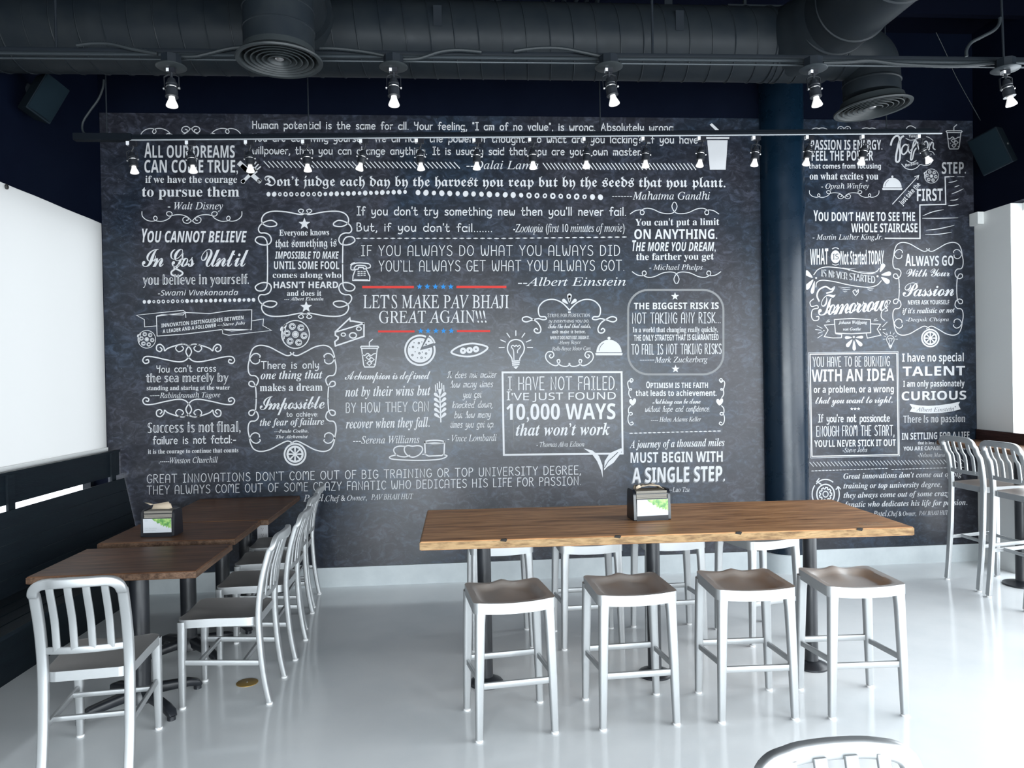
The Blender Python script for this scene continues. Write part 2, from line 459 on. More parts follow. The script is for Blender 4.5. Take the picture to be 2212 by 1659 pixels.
# ------------------------------------------------------------------ roller shade over the left window
sh = empty('roller_shade', left_pt(2.1, -.02, 2.9), 'white roller shade pulled down over the left window', 'window shade')
def local(o, pts): return [Vector(p) - o.location for p in pts]
b = MB(); n = 24
q = [left_pt(0.0 + 4.2 * i / n, -.004 - .004 * math.sin(i * 1.7), z) for z in (2.906, 1.16) for i in range(n + 1)]
b.add(local(sh, q), [(i, i + 1, n + 2 + i, n + 1 + i) for i in range(n)])
b.build('shade_fabric', M['shade'], sh)
b = MB(); b.slab(local(sh, [left_pt(.004, -.016, 1.132), left_pt(4.2, -.016, 1.132), left_pt(4.2, .004, 1.132), left_pt(.004, .004, 1.132)]), (0, 0, .03)); b.build('bottom_bar', M['white_paint'], sh, smooth=False)
b = MB(); p = left_pt(1.19, -.012, 2.885) - sh.location
b.lathe([(.016, 0), (.016, .008), (.010, .012), (.010, .004)], 16, origin=p, axis='X'); b.build('end_plug', M['rubber'], sh)

# ------------------------------------------------------------------ slatted bench along the left wall
bench = empty('slatted_bench', (-2.62, 3.6, 0), 'long black slatted wooden bench along the left wall', 'bench')
def lb(x, y, z): return Vector((x, y, z)) - bench.location
def along(y): return TOE * (y - 5.98)            # bench keeps parallel to the left wall
Y0, Y1 = 1.6, 5.975
def board(name, x0, z0, x1, z1, thick, y0=Y0, y1=Y1, mm='bench', parent=bench):
    """plank whose section runs from (x0,z0) to (x1,z1)"""
    d = Vector((x1 - x0, 0, z1 - z0)); nrm = Vector((d.z, 0, -d.x)).normalized() * thick
    bb = MB()
    def P(x, z, y): return lb(x + along(y), y, z)
    q = []
    for y in (y0, y1):
        q += [P(x0, z0, y), P(x1, z1, y), P(x1 - nrm.x, z1 - nrm.z, y), P(x0 - nrm.x, z0 - nrm.z, y)]
    bb.add(q, [(0, 1, 2, 3), (7, 6, 5, 4), (0, 4, 5, 1), (1, 5, 6, 2), (2, 6, 7, 3), (3, 7, 4, 0)])
    return bb.build(name, M[mm], parent, smooth=False)
bx0, bz0, bx1, bz1 = -2.475, .47, -2.565, .925     # reclined back
n = 5
for k in range(n):
    a, c = k / n, (k + 1) / n - .003
    board('back_slat', bx0 + (bx1 - bx0) * a, bz0 + (bz1 - bz0) * a, bx0 + (bx1 - bx0) * c, bz0 + (bz1 - bz0) * c, .022)
for k in range(4):
    x0 = -2.47 + k * .1
    board('seat_slat', x0, .45, x0 + .094, .452, .022)
bb = MB(); bb.slab([lb(-2.60 + along(Y0), Y0, 0), lb(-2.46 + along(Y0), Y0, 0), lb(-2.46, Y1, 0), lb(-2.60, Y1, 0)], (0, 0, .425)); bb.build('base_panel', M['bench'], bench, smooth=False)
board('top_rail', -2.60, .952, -2.60, 1.142, .02)
board('rail_cap', -2.592, 1.128, -2.592, 1.145, .034)
for y in (5.86, 4.61, 3.3, 2.0):
    bb = MB(); bb.box(tuple(lb(-2.60 + along(y), y - .035, .88)), tuple(lb(-2.586 + along(y), y + .035, 1.13))); bb.build('rail_post', M['bench'], bench, smooth=False)

# ------------------------------------------------------------------ tables by the bench
def plank_top(mb, quad, h, rad=.004):
    return mb.slab(quad, (0, 0, h))
def dark_table(y0, y1, x0, x1, poles, label, name='dining_table', twist=0.0):
    cx, cy = (x0 + x1) / 2, (y0 + y1) / 2
    t = empty(name, (cx, cy, 0), label, 'table', 'dark wooden tables along the bench', twist)
    hx, hy = (x1 - x0) / 2, (y1 - y0) / 2
    b = MB(); b.slab([(-hx, -hy, .702), (hx, -hy, .702), (hx, hy, .702), (-hx, hy, .702)], (0, 0, .038))
    o = b.build('tabletop', M['wood_dark'], t, smooth=False); bev(o, .005)
    b = MB(); e = .0015
    b.box((-hx - e, -hy - e, .706), (hx + e, -hy + .004, .735)); b.box((hx - .004, -hy, .706), (hx + e, hy, .735))
    o = b.build('edge_band', M['wood_dark_edge'], t, smooth=False); o['label'] = 'paler raw edge of the tabletop'
    for py in poles:
        dy = py - cy
        b = MB(); b.lathe([(.046, .06), (.046, .70)], 24, origin=(0.03, dy, 0)); b.build('pedestal', M['black_metal'], t)
        b = MB(); b.box((-.17, dy - .17, .69), (.23, dy + .17, .70)); b.build('mounting_plate', M['black_metal'], t, smooth=False)
        b = MB()
        b.lathe([(.07, .03), (.07, .07), (.05, .10), (.046, .11)], 24, origin=(.03, dy, 0))
        for sx, sy in ((1, 1), (1, -1), (-1, 1), (-1, -1)):
            pts = [(.03 + sx * f * .22, dy + sy * f * .19, z) for f, z in ((.12, .075), (.5, .062), (.82, .05), (.97, .036), (1.03, .02))]
            b.sweep(pts, .055, .05, (0, 0, 1), .016, scale=[(1.1, 1.1), (.95, .95), (.9, .85), (.95, .7), (.7, .4)])
            b.lathe([(.02, 0), (.02, .02)], 12, origin=(.03 + sx * .215, dy + sy * .186, 0))
        b.build('cross_base', M['black_metal'], t)
    return t
def bev(o, w, seg=2):
    m = o.modifiers.new('bevel', 'BEVEL'); m.width = w; m.segments = seg; m.limit_method = 'ANGLE'; m.angle_limit = math.radians(40)
dark_table(3.70, 4.285, -2.05, -1.262, [3.93], 'dark wooden table nearest the viewer, with the white chair at its end')
dark_table(4.42, 4.985, -2.055, -1.285, [4.66], 'dark wooden table carrying the left napkin dispenser')
dark_table(5.00, 5.99, -2.0, -1.235, [5.16, 5.72], 'longer dark wooden table pushed against the mural')

# ------------------------------------------------------------------ high table
ht = empty('high_table', (1.01, 3.80, 0), 'long high table of brown oiled planks on three black posts', 'table')
def lh(x, y, z): return Vector((x, y, z)) - ht.location
TQ = [(-.168, 3.426), (2.176, 3.363), (2.193, 4.170), (-.161, 4.250)]
b = MB(); b.slab([lh(x, y, .858) for x, y in TQ], (0, 0, .042)); o = b.build('tabletop', M['wood_mid'], ht, smooth=False); bev(o, .006)
b = MB(); e = .0015
b.slab([lh(-.168, 3.426 - e, .862), lh(2.176, 3.363 - e, .862), lh(2.176, 3.367, .862), lh(-.168, 3.430, .862)], (0, 0, .033))
b.slab([lh(-.168 - e, 3.426, .862), lh(-.164, 3.426, .862), lh(-.157, 4.25, .862), lh(-.161 - e, 4.25, .862)], (0, 0, .033))
o = b.build('edge_band', M['wood_mid_edge'], ht, smooth=False); o['label'] = 'lighter sawn edge of the high table'
for x in (.219, .751, 1.325, 1.91):
    y = 3.426 - (x + .168) * .0269
    b = MB(); b.add([lh(x - .018, y - .003, .893), lh(x + .010, y - .003, .888), lh(x + .016, y - .003, .9006), lh(x - .014, y - .003, .9006), lh(x - .010, y + .012, .9006), lh(x + .012, y + .014, .9006)],
                    [(0, 1, 2, 3), (3, 2, 5, 4)]); b.build('knot_hole', M['notch'], ht, smooth=False)
b = MB()
def strip2(mb, pts, w, z):
    for (x0, y0), (x1, y1) in zip(pts[:-1], pts[1:]):
        d = Vector((x1 - x0, y1 - y0, 0)).normalized(); nn = Vector((-d.y, d.x, 0)) * w / 2
        mb.add([lh(x0, y0, z) - nn, lh(x1, y1, z) - nn, lh(x1, y1, z) + nn, lh(x0, y0, z) + nn], [(0, 1, 2, 3)])
strip2(b, [(1.972, 3.423), (2.056, 3.423), (2.056, 3.49), (1.972, 3.49), (1.972, 3.423)], .004, .9012)
strip2(b, [(1.99, 3.475), (1.992, 3.445), (2.002, 3.456), (2.012, 3.441), (2.020, 3.452), (2.034, 3.452), (2.040, 3.444)], .005, .9012)
o = b.build('branded_mark', M['paper'], ht, smooth=False); o['label'] = 'small pale stamped rectangle with a squiggle near the front right corner'
for x in (.146, 1.073, 1.965):
    y = 3.985
    b = MB(); b.lathe([(.037, .03), (.037, .846)], 24, origin=lh(x, y, 0)); b.build('post', M['black_metal'], ht)
    b = MB(); b.box(tuple(lh(x - .1, y - .1, .846)), tuple(lh(x + .1, y + .1, .858))); b.build('mounting_plate', M['black_metal'], ht, smooth=False)
    b = MB(); b.lathe([(.092, 0), (.092, .010), (.085, .018), (.05, .034), (.037, .04)], 32, origin=lh(x, y, 0)); b.build('floor_flange', M['black_metal'], ht)

# ------------------------------------------------------------------ aluminium seating
def seat_shell(mb, wf, wr, yf, yr, ztop, fn, skirt, rc=.05, nx=26, ny=24):
    """moulded seat: grid top with a folded skirt; fn(u,v) gives the dish depth (u,v in -1..1)"""
    def outline(v):      # half width along depth, with rounded corners
        y = yr + (yf - yr) * (v + 1) / 2
        w = (wr + (wf - wr) * (v + 1) / 2) / 2
        d = min(yf - y, y - yr)
        if d < rc: w -= rc - math.sqrt(max(rc * rc - (rc - d) ** 2, 0))
        return y, w
    vv = [-1 + 2 * (0.5 - 0.5 * math.cos(PI * j / ny)) for j in range(ny + 1)]
    uu = [-math.cos(PI * i / nx) for i in range(nx + 1)]
    top = []
    for v in vv:
        y, w = outline(v)
        top.append([Vector((u * w, y, ztop + fn(u, v))) for u in uu])
    vs = [p for r in top for p in r]
    fs = [(j * (nx + 1) + i, j * (nx + 1) + i + 1, (j + 1) * (nx + 1) + i + 1, (j + 1) * (nx + 1) + i) for j in range(ny) for i in range(nx)]
    mb.add(vs, fs)
    rim = top[0][:] + [r[-1] for r in top[1:]] + top[-1][::-1][1:] + [r[0] for r in top[1:-1]][::-1]
    low = [p - Vector((0, 0, skirt)) for p in rim]
    inn = [Vector((p.x * .95, (p.y - (yf + yr) / 2) * .95 + (yf + yr) / 2, p.z)) for p in low]
    n = len(rim); mb.mi = 1
    mb.add(rim + low + inn, [(i, (i + 1) % n, n + (i + 1) % n, n + i) for i in range(n)] + [(n + i, n + (i + 1) % n, 2 * n + (i + 1) % n, 2 * n + i) for i in range(n)])
    under = [[p - Vector((0, 0, .012)) for p in r] for r in top]
    mb.add([p for r in under for p in r], [tuple(reversed(f)) for f in fs])
    mb.mi = 0

def foot(mb, x, y, r=.014):
    mb.lathe([(r * .9, 0), (r, .003), (r, .010), (r * .7, .012), (r * .7, .016)], 14, origin=(x, y, 0))

def make_chair(name, label, group, seat_z=.455, top_z=.862, rung_z=.215):
    t = empty(name, (0, 0, 0), label, 'chair' if seat_z < .6 else 'bar chair', group)
    dz = seat_z - .455
    # rear legs and hoop of the back in one continuous tube
    side = [(-.225, .014), (-.208, .10 + dz * .3), (-.192, .22 + dz * .6), (-.182, .36 + dz), (-.180, .46 + dz), (-.188, .56 + dz), (-.205, .66 + dz), (-.228, .745 + dz), (-.243, .79 + dz)]
    sc = (top_z - .862 - dz)
    side = [(y, z + (sc if z > .7 + dz else 0)) for y, z in side]
    xs = .168
    L = [Vector((-xs, y, z)) for y, z in side]
    ztop = top_z - .018
    yt = -.275
    corner = [(-xs, -.256, ztop - .045), (-xs + .008, -.264, ztop - .022), (-xs + .03, -.269, ztop - .006), (-xs + .062, -.274, ztop)]
    mid = [(-.07, -.283, ztop + .002), (0, -.287, ztop + .003), (.07, -.283, ztop + .002)]
    path = L + [Vector(p) for p in corner] + [Vector(p) for p in mid] + [Vector((-x, y, z)) for x, y, z in reversed(corner)] + [Vector((-p.x, p.y, p.z)) for p in reversed(L)]
    path = catmull(path, 3)
    b = MB(); b.sweep(path, .041, .028, (0, 1, 0), .007); b.build('back_frame', M['alu'], t)
    # curved lower rail of the back and four slats
    zr = .545 + dz
    b = MB(); b.sweep(catmull([(-xs, -.186, zr), (-.09, -.202, zr), (0, -.208, zr), (.09, -.202, zr), (xs, -.186, zr)], 5), .030, .013, (0, 1, 0), .004); b.build('back_rail', M['alu'], t)
    for x in (-.105, -.035, .035, .105):
        bow = .020 * (1 - (x / xs) ** 2)
        pts = [(x, y - bow * .8, z) for y, z in side if z > .5 + dz]
        pts = [(x, -.188 - bow, zr)] + pts[1:] + [(x, -.258 - bow * .6, ztop - .006)]
        b = MB(); b.sweep(catmull(pts, 4), .030, .011, (0, 1, 0), .004); b.build('back_slat', M['alu'], t)
    # seat
    def dish(u, v):
        w = max(0, 1 - u * u) ** .8 * max(0, 1 - abs(v) ** 3.0)
        ridge = .006 * math.exp(-(u / .22) ** 2) * max(0, v) * max(0, 1 - abs(v) ** 6)
        return -.020 * w + ridge - .006 * max(0, -v) - .008 * max(0, v) ** 8 * (1 - u * u)
    b = MB(); seat_shell(b, .385, .345, .222, -.178, seat_z, dish, .042); b.build('seat', [M['alu_seat'], M['alu']], t)
    # front legs
    for sx in (-1, 1):
        b = MB()
        b.sweep([(sx * .172, .205, .014), (sx * .172, .203, .22), (sx * .171, .200, seat_z - .075), (sx * .170, .199, seat_z - .012)], .042, .038, (0, 1, 0), .010, scale=[(.74, .8), (.9, .92), (1.02, 1.02), (1.1, 1.1)])
        lg = b.build('front_leg', M['alu'], t)
    for x, y in ((-.172, .205), (.172, .205), (-xs, -.224), (xs, -.224)):
        b = MB(); foot(b, x, y, .017); b.build('foot_glide', M['glide'], t)
    rz = rung_z
    yr = -.193 - (.01 if rz < .2 else 0)
    for sx in (-1, 1):
        b = MB(); b.sweep([(sx * .170, yr, rz), (sx * .171, .203, rz + .02)], .014, .027, (0, 0, 1), .003); b.build('side_stretcher', M['alu'], t)
    for y, f in ((-.10, .24), (.12, .78)):
        b = MB(); b.sweep([(-.17, y, rz + .02 * f), (.17, y, rz + .02 * f)], .016, .022, (0, 0, 1), .003); b.build('cross_stretcher', M['alu'], t)
    return t

def make_stool(label, group):
    t = empty('counter_stool', (0, 0, 0), label, 'stool', group)
    def dish(u, v):      # v = +1 is the far edge, where the centre ridge rises
        a = max(0, 1 - (abs(u) / .84) ** 3.2); c = max(0, 1 - (abs(v - .02) / .86) ** 3.2)
        w = min(1, (a * c) * 1.7)
        w = w * w * (3 - 2 * w)
        ridge = .015 * math.exp(-(u / .22) ** 2) * max(0, v) ** 1.6
        saddle = .010 * abs(u) ** 2.2
        return -.027 * w * (1 - .5 * math.exp(-(u / .25) ** 2) * max(0, v)) + ridge + saddle - .006
    b = MB(); seat_shell(b, .375, .385, .178, -.178, .628, dish, .050, rc=.028)
    b.build('seat', [M['alu_seat'], M['alu']], t)
    for sx in (-1, 1):
        for sy in (-1, 1):
            fx = .177 if sy < 0 else .186
            b = MB()
            b.sweep([(sx * fx, sy * .166, .014), (sx * (fx - .006), sy * .164, .26), (sx * (fx - .014), sy * .158, .53), (sx * (fx - .018), sy * .154, .600)], .046, .040, (0, 1, 0), .012, scale=[(.72, .75), (.88, .9), (1.0, 1.0), (1.1, 1.1)])
            b.build('leg', M['alu'], t)
    for sx in (-1, 1):
        for sy in (-1, 1):
            b = MB(); foot(b, sx * (.177 if sy < 0 else .186), sy * .166, .018); b.build('foot_glide', M['glide'], t)
    for y, z, w in ((-.164, .250, .172), (.164, .262, .18)):
        b = MB(); b.sweep([(-w, y, z), (w, y, z)], .014, .030, (0, 0, 1), .003); b.build('cross_stretcher', M['alu'], t)
    for sx in (-1, 1):
        b = MB(); b.sweep([(sx * .172, -.164, .275), (sx * .180, .164, .245)], .014, .026, (0, 0, 1), .003); b.build('side_stretcher', M['alu'], t)
    return t

GC = 'white aluminium chairs at the dark tables'
ch = make_chair('dining_chair', 'brushed aluminium slat-back chair nearest the viewer, at the end of the dark tables', GC)
ch.location = (-1.585, 3.43, 0); ch.rotation_euler = (0, 0, math.radians(6))
dup(ch, (-1.195, 4.035, 0), 'brushed aluminium chair at the side of the nearest dark table, facing the bench', math.radians(90), GC)
dup(ch, (-1.19, 4.62, 0), 'brushed aluminium chair at the side of the table with the napkin dispenser', math.radians(91), GC)
dup(ch, (-1.245, 5.16, 0), 'brushed aluminium chair beside the near half of the table that touches the mural', math.radians(93), GC)
dup(ch, (-1.28, 5.635, 0), 'brushed aluminium chair closest to the mural, farthest in the left row', math.radians(93), GC)
dup(ch, (.800, 1.225, 0), 'aluminium chair in the foreground of which only the back top shows', math.radians(183), 'chair in the foreground')
GB = 'aluminium bar chairs at the window counter'
bc = make_chair('bar_chair', 'tall aluminium bar chair at the counter, nearer the mural', GB, seat_z=.775, top_z=1.135, rung_z=.335)
bc.location = (4.06, 5.345, 0); bc.rotation_euler = (0, 0, math.radians(-88))
dup(bc, (4.045, 4.875, 0), 'tall aluminium bar chair at the right edge, cut by the frame', math.radians(-88), GB)
GS = 'backless aluminium stools at the high table'
st = make_stool('backless aluminium stool first from the left on the near side of the high table', GS)
st.location = (.241, 3.530, 0); st.rotation_euler = (0, 0, math.radians(7))
for x, y, a, lab in ((.832, 3.560, 2.4, 'backless aluminium stool second from the left on the near side of the high table'),
                     (1.412, 3.555, -1.5, 'backless aluminium stool third from the left on the near side of the high table'),
                     (1.942, 3.530, -2, 'backless aluminium stool with the palest seat, rightmost on the near side of the high table'),
                     (.268, 4.630, 2, 'backless aluminium stool behind the high table, leftmost of the far side'),
                     (.810, 4.580, 1, 'backless aluminium stool behind the high table, second from the left of the far side'),
                     (1.330, 4.590, 0, 'backless aluminium stool behind the high table, beside its middle post'),
                     (1.890, 4.530, 16, 'backless aluminium stool turned askew behind the high table, in front of the column')):
    dup(st, (x, y, 0), lab, math.radians(a), GS)

# ------------------------------------------------------------------ window counter
ct = empty('window_counter', tuple(right_pt(2.4, -.2, 0)), 'wooden bar counter running along the right window', 'counter')
def lc(s, t, z): return right_pt(s, t, z) - ct.location
CZ = 1.045
b = MB(); b.slab([lc(.02, -.385, CZ - .035), lc(.02, -.004, CZ - .035), lc(5.5, -.004, CZ - .035), lc(5.5, -.385, CZ - .035)], (0, 0, .035)); o = b.build('countertop', M['wood_counter'], ct, smooth=False); bev(o, .004)
b = MB(); b.slab([lc(.02, -.022, CZ), lc(.02, -.003, CZ), lc(5.5, -.003, CZ), lc(5.5, -.022, CZ)], (0, 0, .085)); o = b.build('back_upstand', M['wood_red'], ct, smooth=False); o['label'] = 'dark red-brown upstand behind the counter'
for s in (.72, 2.6, 4.6):
    b = MB(); p = lc(s, -.17, 0)
    b.lathe([(.045, .02), (.045, CZ - .045)], 24, origin=(p.x, p.y, 0)); b.build('post', M['black_metal'], ct)
    b = MB(); b.lathe([(.13, 0), (.13, .012), (.05, .03), (.045, .04)], 28, origin=(p.x, p.y, 0)); b.build('floor_flange', M['black_metal'], ct)
    b = MB(); b.box((p.x - .1, p.y - .1, CZ - .045), (p.x + .1, p.y + .1, CZ - .035)); b.build('mounting_plate', M['black_metal'], ct, smooth=False)

# ------------------------------------------------------------------ napkin dispensers
def text_mesh(s, size=1.0, res=3, space=1.0):
    c = bpy.data.curves.new('lettering', 'FONT'); c.body = s; c.size = size; c.resolution_u = res; c.space_character = space
    o = bpy.data.objects.new('lettering', c)
    me = o.to_mesh()
    vs = [(v.co.x, v.co.y) for v in me.vertices]
    fs = [tuple(p.vertices) for p in me.polygons]
    o.to_mesh_clear(); bpy.data.objects.remove(o); bpy.data.curves.remove(c)
    return vs, fs
def make_dispenser(label, flat):
    d = empty('napkin_dispenser', (0, 0, 0), label, 'napkin dispenser', 'napkin dispensers on the tables')
    w, dp, h = .098, .066, .158           # half width, half depth, height
    # two end cheeks with rounded tops
    for sx in (-1, 1):
        b = MB(); ring = []
        prof = [(-dp, .006), (-dp + .006, 0), (dp - .006, 0), (dp, .006)]
        for k in range(9):
            a = PI * k / 8; ring_r = .030
            prof.append((dp * .86 - ring_r + ring_r * math.cos(a * .5) , h - ring_r + ring_r * math.sin(a * .5)))
        for k in range(9):
            a = PI / 2 + PI / 2 * k / 8
            prof.append((-dp * .86 + .030 + .030 * math.cos(a), h - .030 + .030 * math.sin(a)))
        x0, x1 = sx * (w - .014), sx * w
        b.ring_solid([[Vector((x0, y, z)) for y, z in prof], [Vector((x1, y, z)) for y, z in prof]])
        b.build('end_cheek', M['black_plastic'], d)
    b = MB(); b.box((-w + .014, -dp, 0), (w - .014, dp, .026)); b.box((-w + .014, dp - .008, .026), (w - .014, dp, h - .03)); o = b.build('body', M['black_plastic'], d, smooth=False)
    b = MB(); n = 8
    for k in range(n):
        x0 = -w + .014 + (2 * w - .028) * k / n; x1 = -w + .014 + (2 * w - .028) * (k + 1) / n
        z0 = .026 + .007 * math.sin(PI * k / n); z1 = .026 + .007 * math.sin(PI * (k + 1) / n)
        b.add([(x0, -dp - .001, .0), (x1, -dp - .001, .0), (x1, -dp - .001, z1), (x0, -dp - .001, z0), (x0, -dp + .006, z0), (x1, -dp + .006, z1)], [(0, 1, 2, 3), (3, 2, 5, 4)])
    b.build('front_lip', M['black_plastic'], d)
    # napkin stack behind a smoky window
    b = MB()
    for k in range(5):
        z0 = .112 + k * .008; b.box((-w + .017, -dp + .010 + .002 * (k % 2), z0), (w - .017, dp - .01, z0 + .0072))
    o = b.build('napkin_stack', M['napkins'], d, smooth=False); o['label'] = 'folded kraft napkins seen through the window of the dispenser'
    b = MB(); b.box((-w + .014, -dp, .108), (w - .014, -dp + .003, .112)); b.box((-w + .014, -dp + .004, .135), (w - .014, -dp + .010, .139)); b.build('window_bar', M['black_plastic'], d, smooth=False)
    # printed card
    cy = -dp - .0015
    b = MB(); b.box((-w + .016, cy, .026), (w - .016, cy + .003, .109)); o = b.build('advert_card', M['card_white'], d, smooth=False); o['label'] = 'white card with pale green leaves'
    b = MB(); y = cy - .0006
    leaf = [(-.030, .1085), (.082, .1085), (.082, .046), (.074, .056), (.066, .050), (.062, .062), (.053, .054), (.047, .068), (.036, .060), (.030, .072), (.022, .066), (.016, .082), (.002, .080), (-.006, .092), (-.016, .094)]
    b.add([(x, y, z) for x, z in leaf], [tuple(t) for t in tessellate_polygon([[Vector((x, z, 0)) for x, z in leaf]])])
    b.build('leaf_print', M['card_green'], o, smooth=False)
    b = MB()
    def word(s, x, z, hgt, wid):
        vs, fs = text_mesh(s); mx = max(v[0] for v in vs); b.add([(x + vx / mx * wid, y, z + vy * hgt) for vx, vy in vs], fs)
    word('Tork', -.074, .094, .012, .020); word('Tork Xpressnap', -.074, .050, .011, .072); word('Clean and hygienic', -.074, .038, .011, .066)
    b.build('card_lettering', M['card_ink'], o, smooth=False)
    # napkin pulled half out of the top slot
    b = MB()
    if flat:
        prof = [(-.072, .158), (-.066, .176), (-.045, .172), (-.030, .181), (-.005, .176), (.02, .182), (.048, .172), (.066, .168), (.074, .158)]
        for y0, y1, k in ((-.03, .012, 0), (.012, .05, 1)):
            vs = []
            for i, (x, z) in enumerate(prof):
                vs += [Vector((x, y0 + .006 * math.sin(i * 2.1), z - (.008 if k == 0 else 0) * (i % 2))), Vector((x * .96, y1 + .006 * math.cos(i), z - .012 * k))]
            b.add(vs, [(2 * i, 2 * i + 2, 2 * i + 3, 2 * i + 1) for i in range(len(prof) - 1)])
        b.add([(-.072, -.03, .158), (-.078, -.036, .172), (-.060, -.034, .184), (-.045, -.03, .170)], [(0, 1, 2, 3)])
    else:
        b.add([(-.056, -.004, .156), (.046, -.006, .156), (.060, .006, .160), (.036, .014, .196), (-.010, .010, .190), (-.050, .006, .184), (-.076, .000, .196), (-.098, -.004, .197), (-.060, -.010, .182)],
              [(0, 1, 2, 3, 4, 5), (5, 6, 7, 8)])
        b.add([(-.056, .010, .156), (.058, .010, .156), (.046, .022, .184), (-.044, .020, .178)], [(0, 1, 2, 3)])
    o = b.build('pulled_napkin', M['paper'], d); sol = o.modifiers.new('thickness', 'SOLIDIFY'); sol.thickness = .0016
    return d
d = make_dispenser('black napkin dispenser on the dark tables, a napkin sticking up', False); d.location = (-1.768, 4.615, .740); d.rotation_euler = (0, 0, math.radians(-2))
d = make_dispenser('black napkin dispenser on the high brown table, its napkin crumpled flat', True); d.location = (1.003, 3.792, .900); d.rotation_euler = (0, 0, math.radians(3))

# ------------------------------------------------------------------ small things on wall and floor
o_ = empty('wall_outlet', (-2.02, WALL_Y, 0), 'white double power outlet low on the mural behind the dark tables', 'power outlet')
p = at_y(568, 1148, WALL_Y); o_.location = (p.x, WALL_Y - .004, p.z)
b = MB(); b.box((-.041, -.010, -.060), (.041, 0, .060)); o = b.build('cover_plate', M['outlet_white'], o_, smooth=False); bev(o, .003)
for z in (-.024, .024):
    b = MB(); b.lathe([(.017, 0), (.017, .002)], 20, origin=(0, -.0125, z), axis='Y'); so = b.build('socket', M['outlet_white'], o_)
    b = MB()
    for x, w_, h_ in ((-.007, .0022, .009), (.007, .0022, .008), (0, .005, .005)):
        zz = z + (.004 if x else -.009); b.box((x - w_ / 2, -.0130, zz - h_ / 2), (x + w_ / 2, -.0122, zz + h_ / 2))
    b.build('slots', M['rubber'], so, smooth=False)
cl = empty('floor_cleanout', (-1.16, 4.155, 0), 'round brass cover set in the floor beside the white chairs', 'floor cover')
b = MB(); b.lathe([(.058, 0), (.058, .0025), (.055, .004), (.0, .004)], 36); b.build('cover', M['brass'], cl)
b = MB(); b.lathe([(.006, .004), (.006, .0052), (0, .0056)], 12); b.build('screw', M['knob_steel'], cl)
# ------------------------------------------------------------------ ducts
DY, DZ, DR = 4.6, 3.735, .222
duct = empty('spiral_duct', (0, DY, DZ), 'large dark spiral air duct across the top of the room', 'duct')
def ld(p): return Vector(p) - Vector((0, DY, DZ))
def seam_ring(mb, c, axis, r, w=.006, h=.004):
    """raised lock seam round a round duct"""
    axis = Vector(axis).normalized(); c = Vector(c)
    mb.tube([c - axis * w, c - axis * w * .4, c + axis * w * .4, c + axis * w], [r, r + h, r + h, r], 48)
b = MB(); b.tube([ld((-4.2, DY, DZ)), ld((2.42, DY, DZ))], DR, 56); b.build('main_run', M['duct'], duct)
# spiral lock seam, one long helix
b = MB(); pts = []; pitch = .142; turns = int(6.5 / pitch); n = 28
for i in range(turns * n + 1):
    a = 2 * PI * i / n
    pts.append((-4.15 + pitch * i / n, (DR + .001) * math.cos(a), (DR + .001) * math.sin(a)))
b.tube(pts, .0045, 5); b.build('spiral_seam', M['duct'], duct)
for x in (2.02, 2.10):
    b = MB(); seam_ring(b, (x, 0, 0), (1, 0, 0), DR, .010, .006)
    b.build('coupling_band', M['duct'], duct)
# smaller tail with the elbow that drops to the right diffuser
b = MB(); b.tube([ld(p) for p in catmull([(2.36, DY, DZ - .03), (2.55, DY, DZ - .035), (2.63, DY, DZ - .045), (2.70, DY, DZ - .09), (2.725, DY, DZ - .16), (2.73, DY, 3.42)], 6)], .172, 40); b.build('drop_elbow', M['duct'], duct)
b = MB(); seam_ring(b, ld((2.73, DY, 3.50)), (0, 0, 1), .172, .008, .005); b.build('elbow_band', M['duct'], duct)
b = MB(); seam_ring(b, ld((2.50, DY, DZ - .034)), (1, 0, 0), .172, .008, .005); b.build('elbow_band', M['duct'], duct)
# big branch that comes forward over the room
b = MB(); b.tube([ld(p) for p in catmull([(2.16, DY, DZ), (2.20, DY - .14, DZ), (2.26, DY - .32, DZ), (2.30, DY - .7, DZ), (2.30, 1.0, DZ), (2.30, -2.8, DZ)], 6)], DR * .98, 48); b.build('forward_branch', M['duct'], duct)
for y, r in ((4.22, DR), (4.05, DR), (3.62, DR), (3.2, DR), (2.78, DR)):
    b = MB(); seam_ring(b, ld((2.285 if y > 4.1 else 2.30, y, DZ)), (0, 1, 0), r * .98, .010, .008)
    b.build('branch_band', M['duct'], duct)
# side take-off that turns down to the left diffuser
LX, LY = -.835, 3.80
b = MB(); b.tube([ld(p) for p in catmull([(LX - .03, DY - .05, DZ + .02), (LX - .015, DY - .3, DZ + .03), (LX, LY + .22, DZ + .02), (LX, LY + .06, DZ - .05), (LX, LY, DZ - .19), (LX, LY, 3.315)], 6)], .172, 44); b.build('takeoff_elbow', M['duct'], duct)
b = MB(); b.tube([ld((LX - .02, DY - .10, DZ + .02)), ld((LX - .02, DY - .27, DZ + .03))], .205, 40)
b.build('takeoff_collar', M['duct'], duct)
for z in (3.50, 3.40):
    b = MB(); seam_ring(b, ld((LX, LY, z)), (0, 0, 1), .172, .008, .005); b.build('elbow_band', M['duct'], duct)
for x in (-3.4, -.05, 1.4):
    b = MB(); b.box((x - .025, -DR - .004, -.02), (x + .025, -DR - .001, .10))
    b.box((x - .025, -.002, DR), (x + .025, .002, CEIL_Z - DZ))
    b.build('hanger_strap', M['strut'], duct, smooth=False)

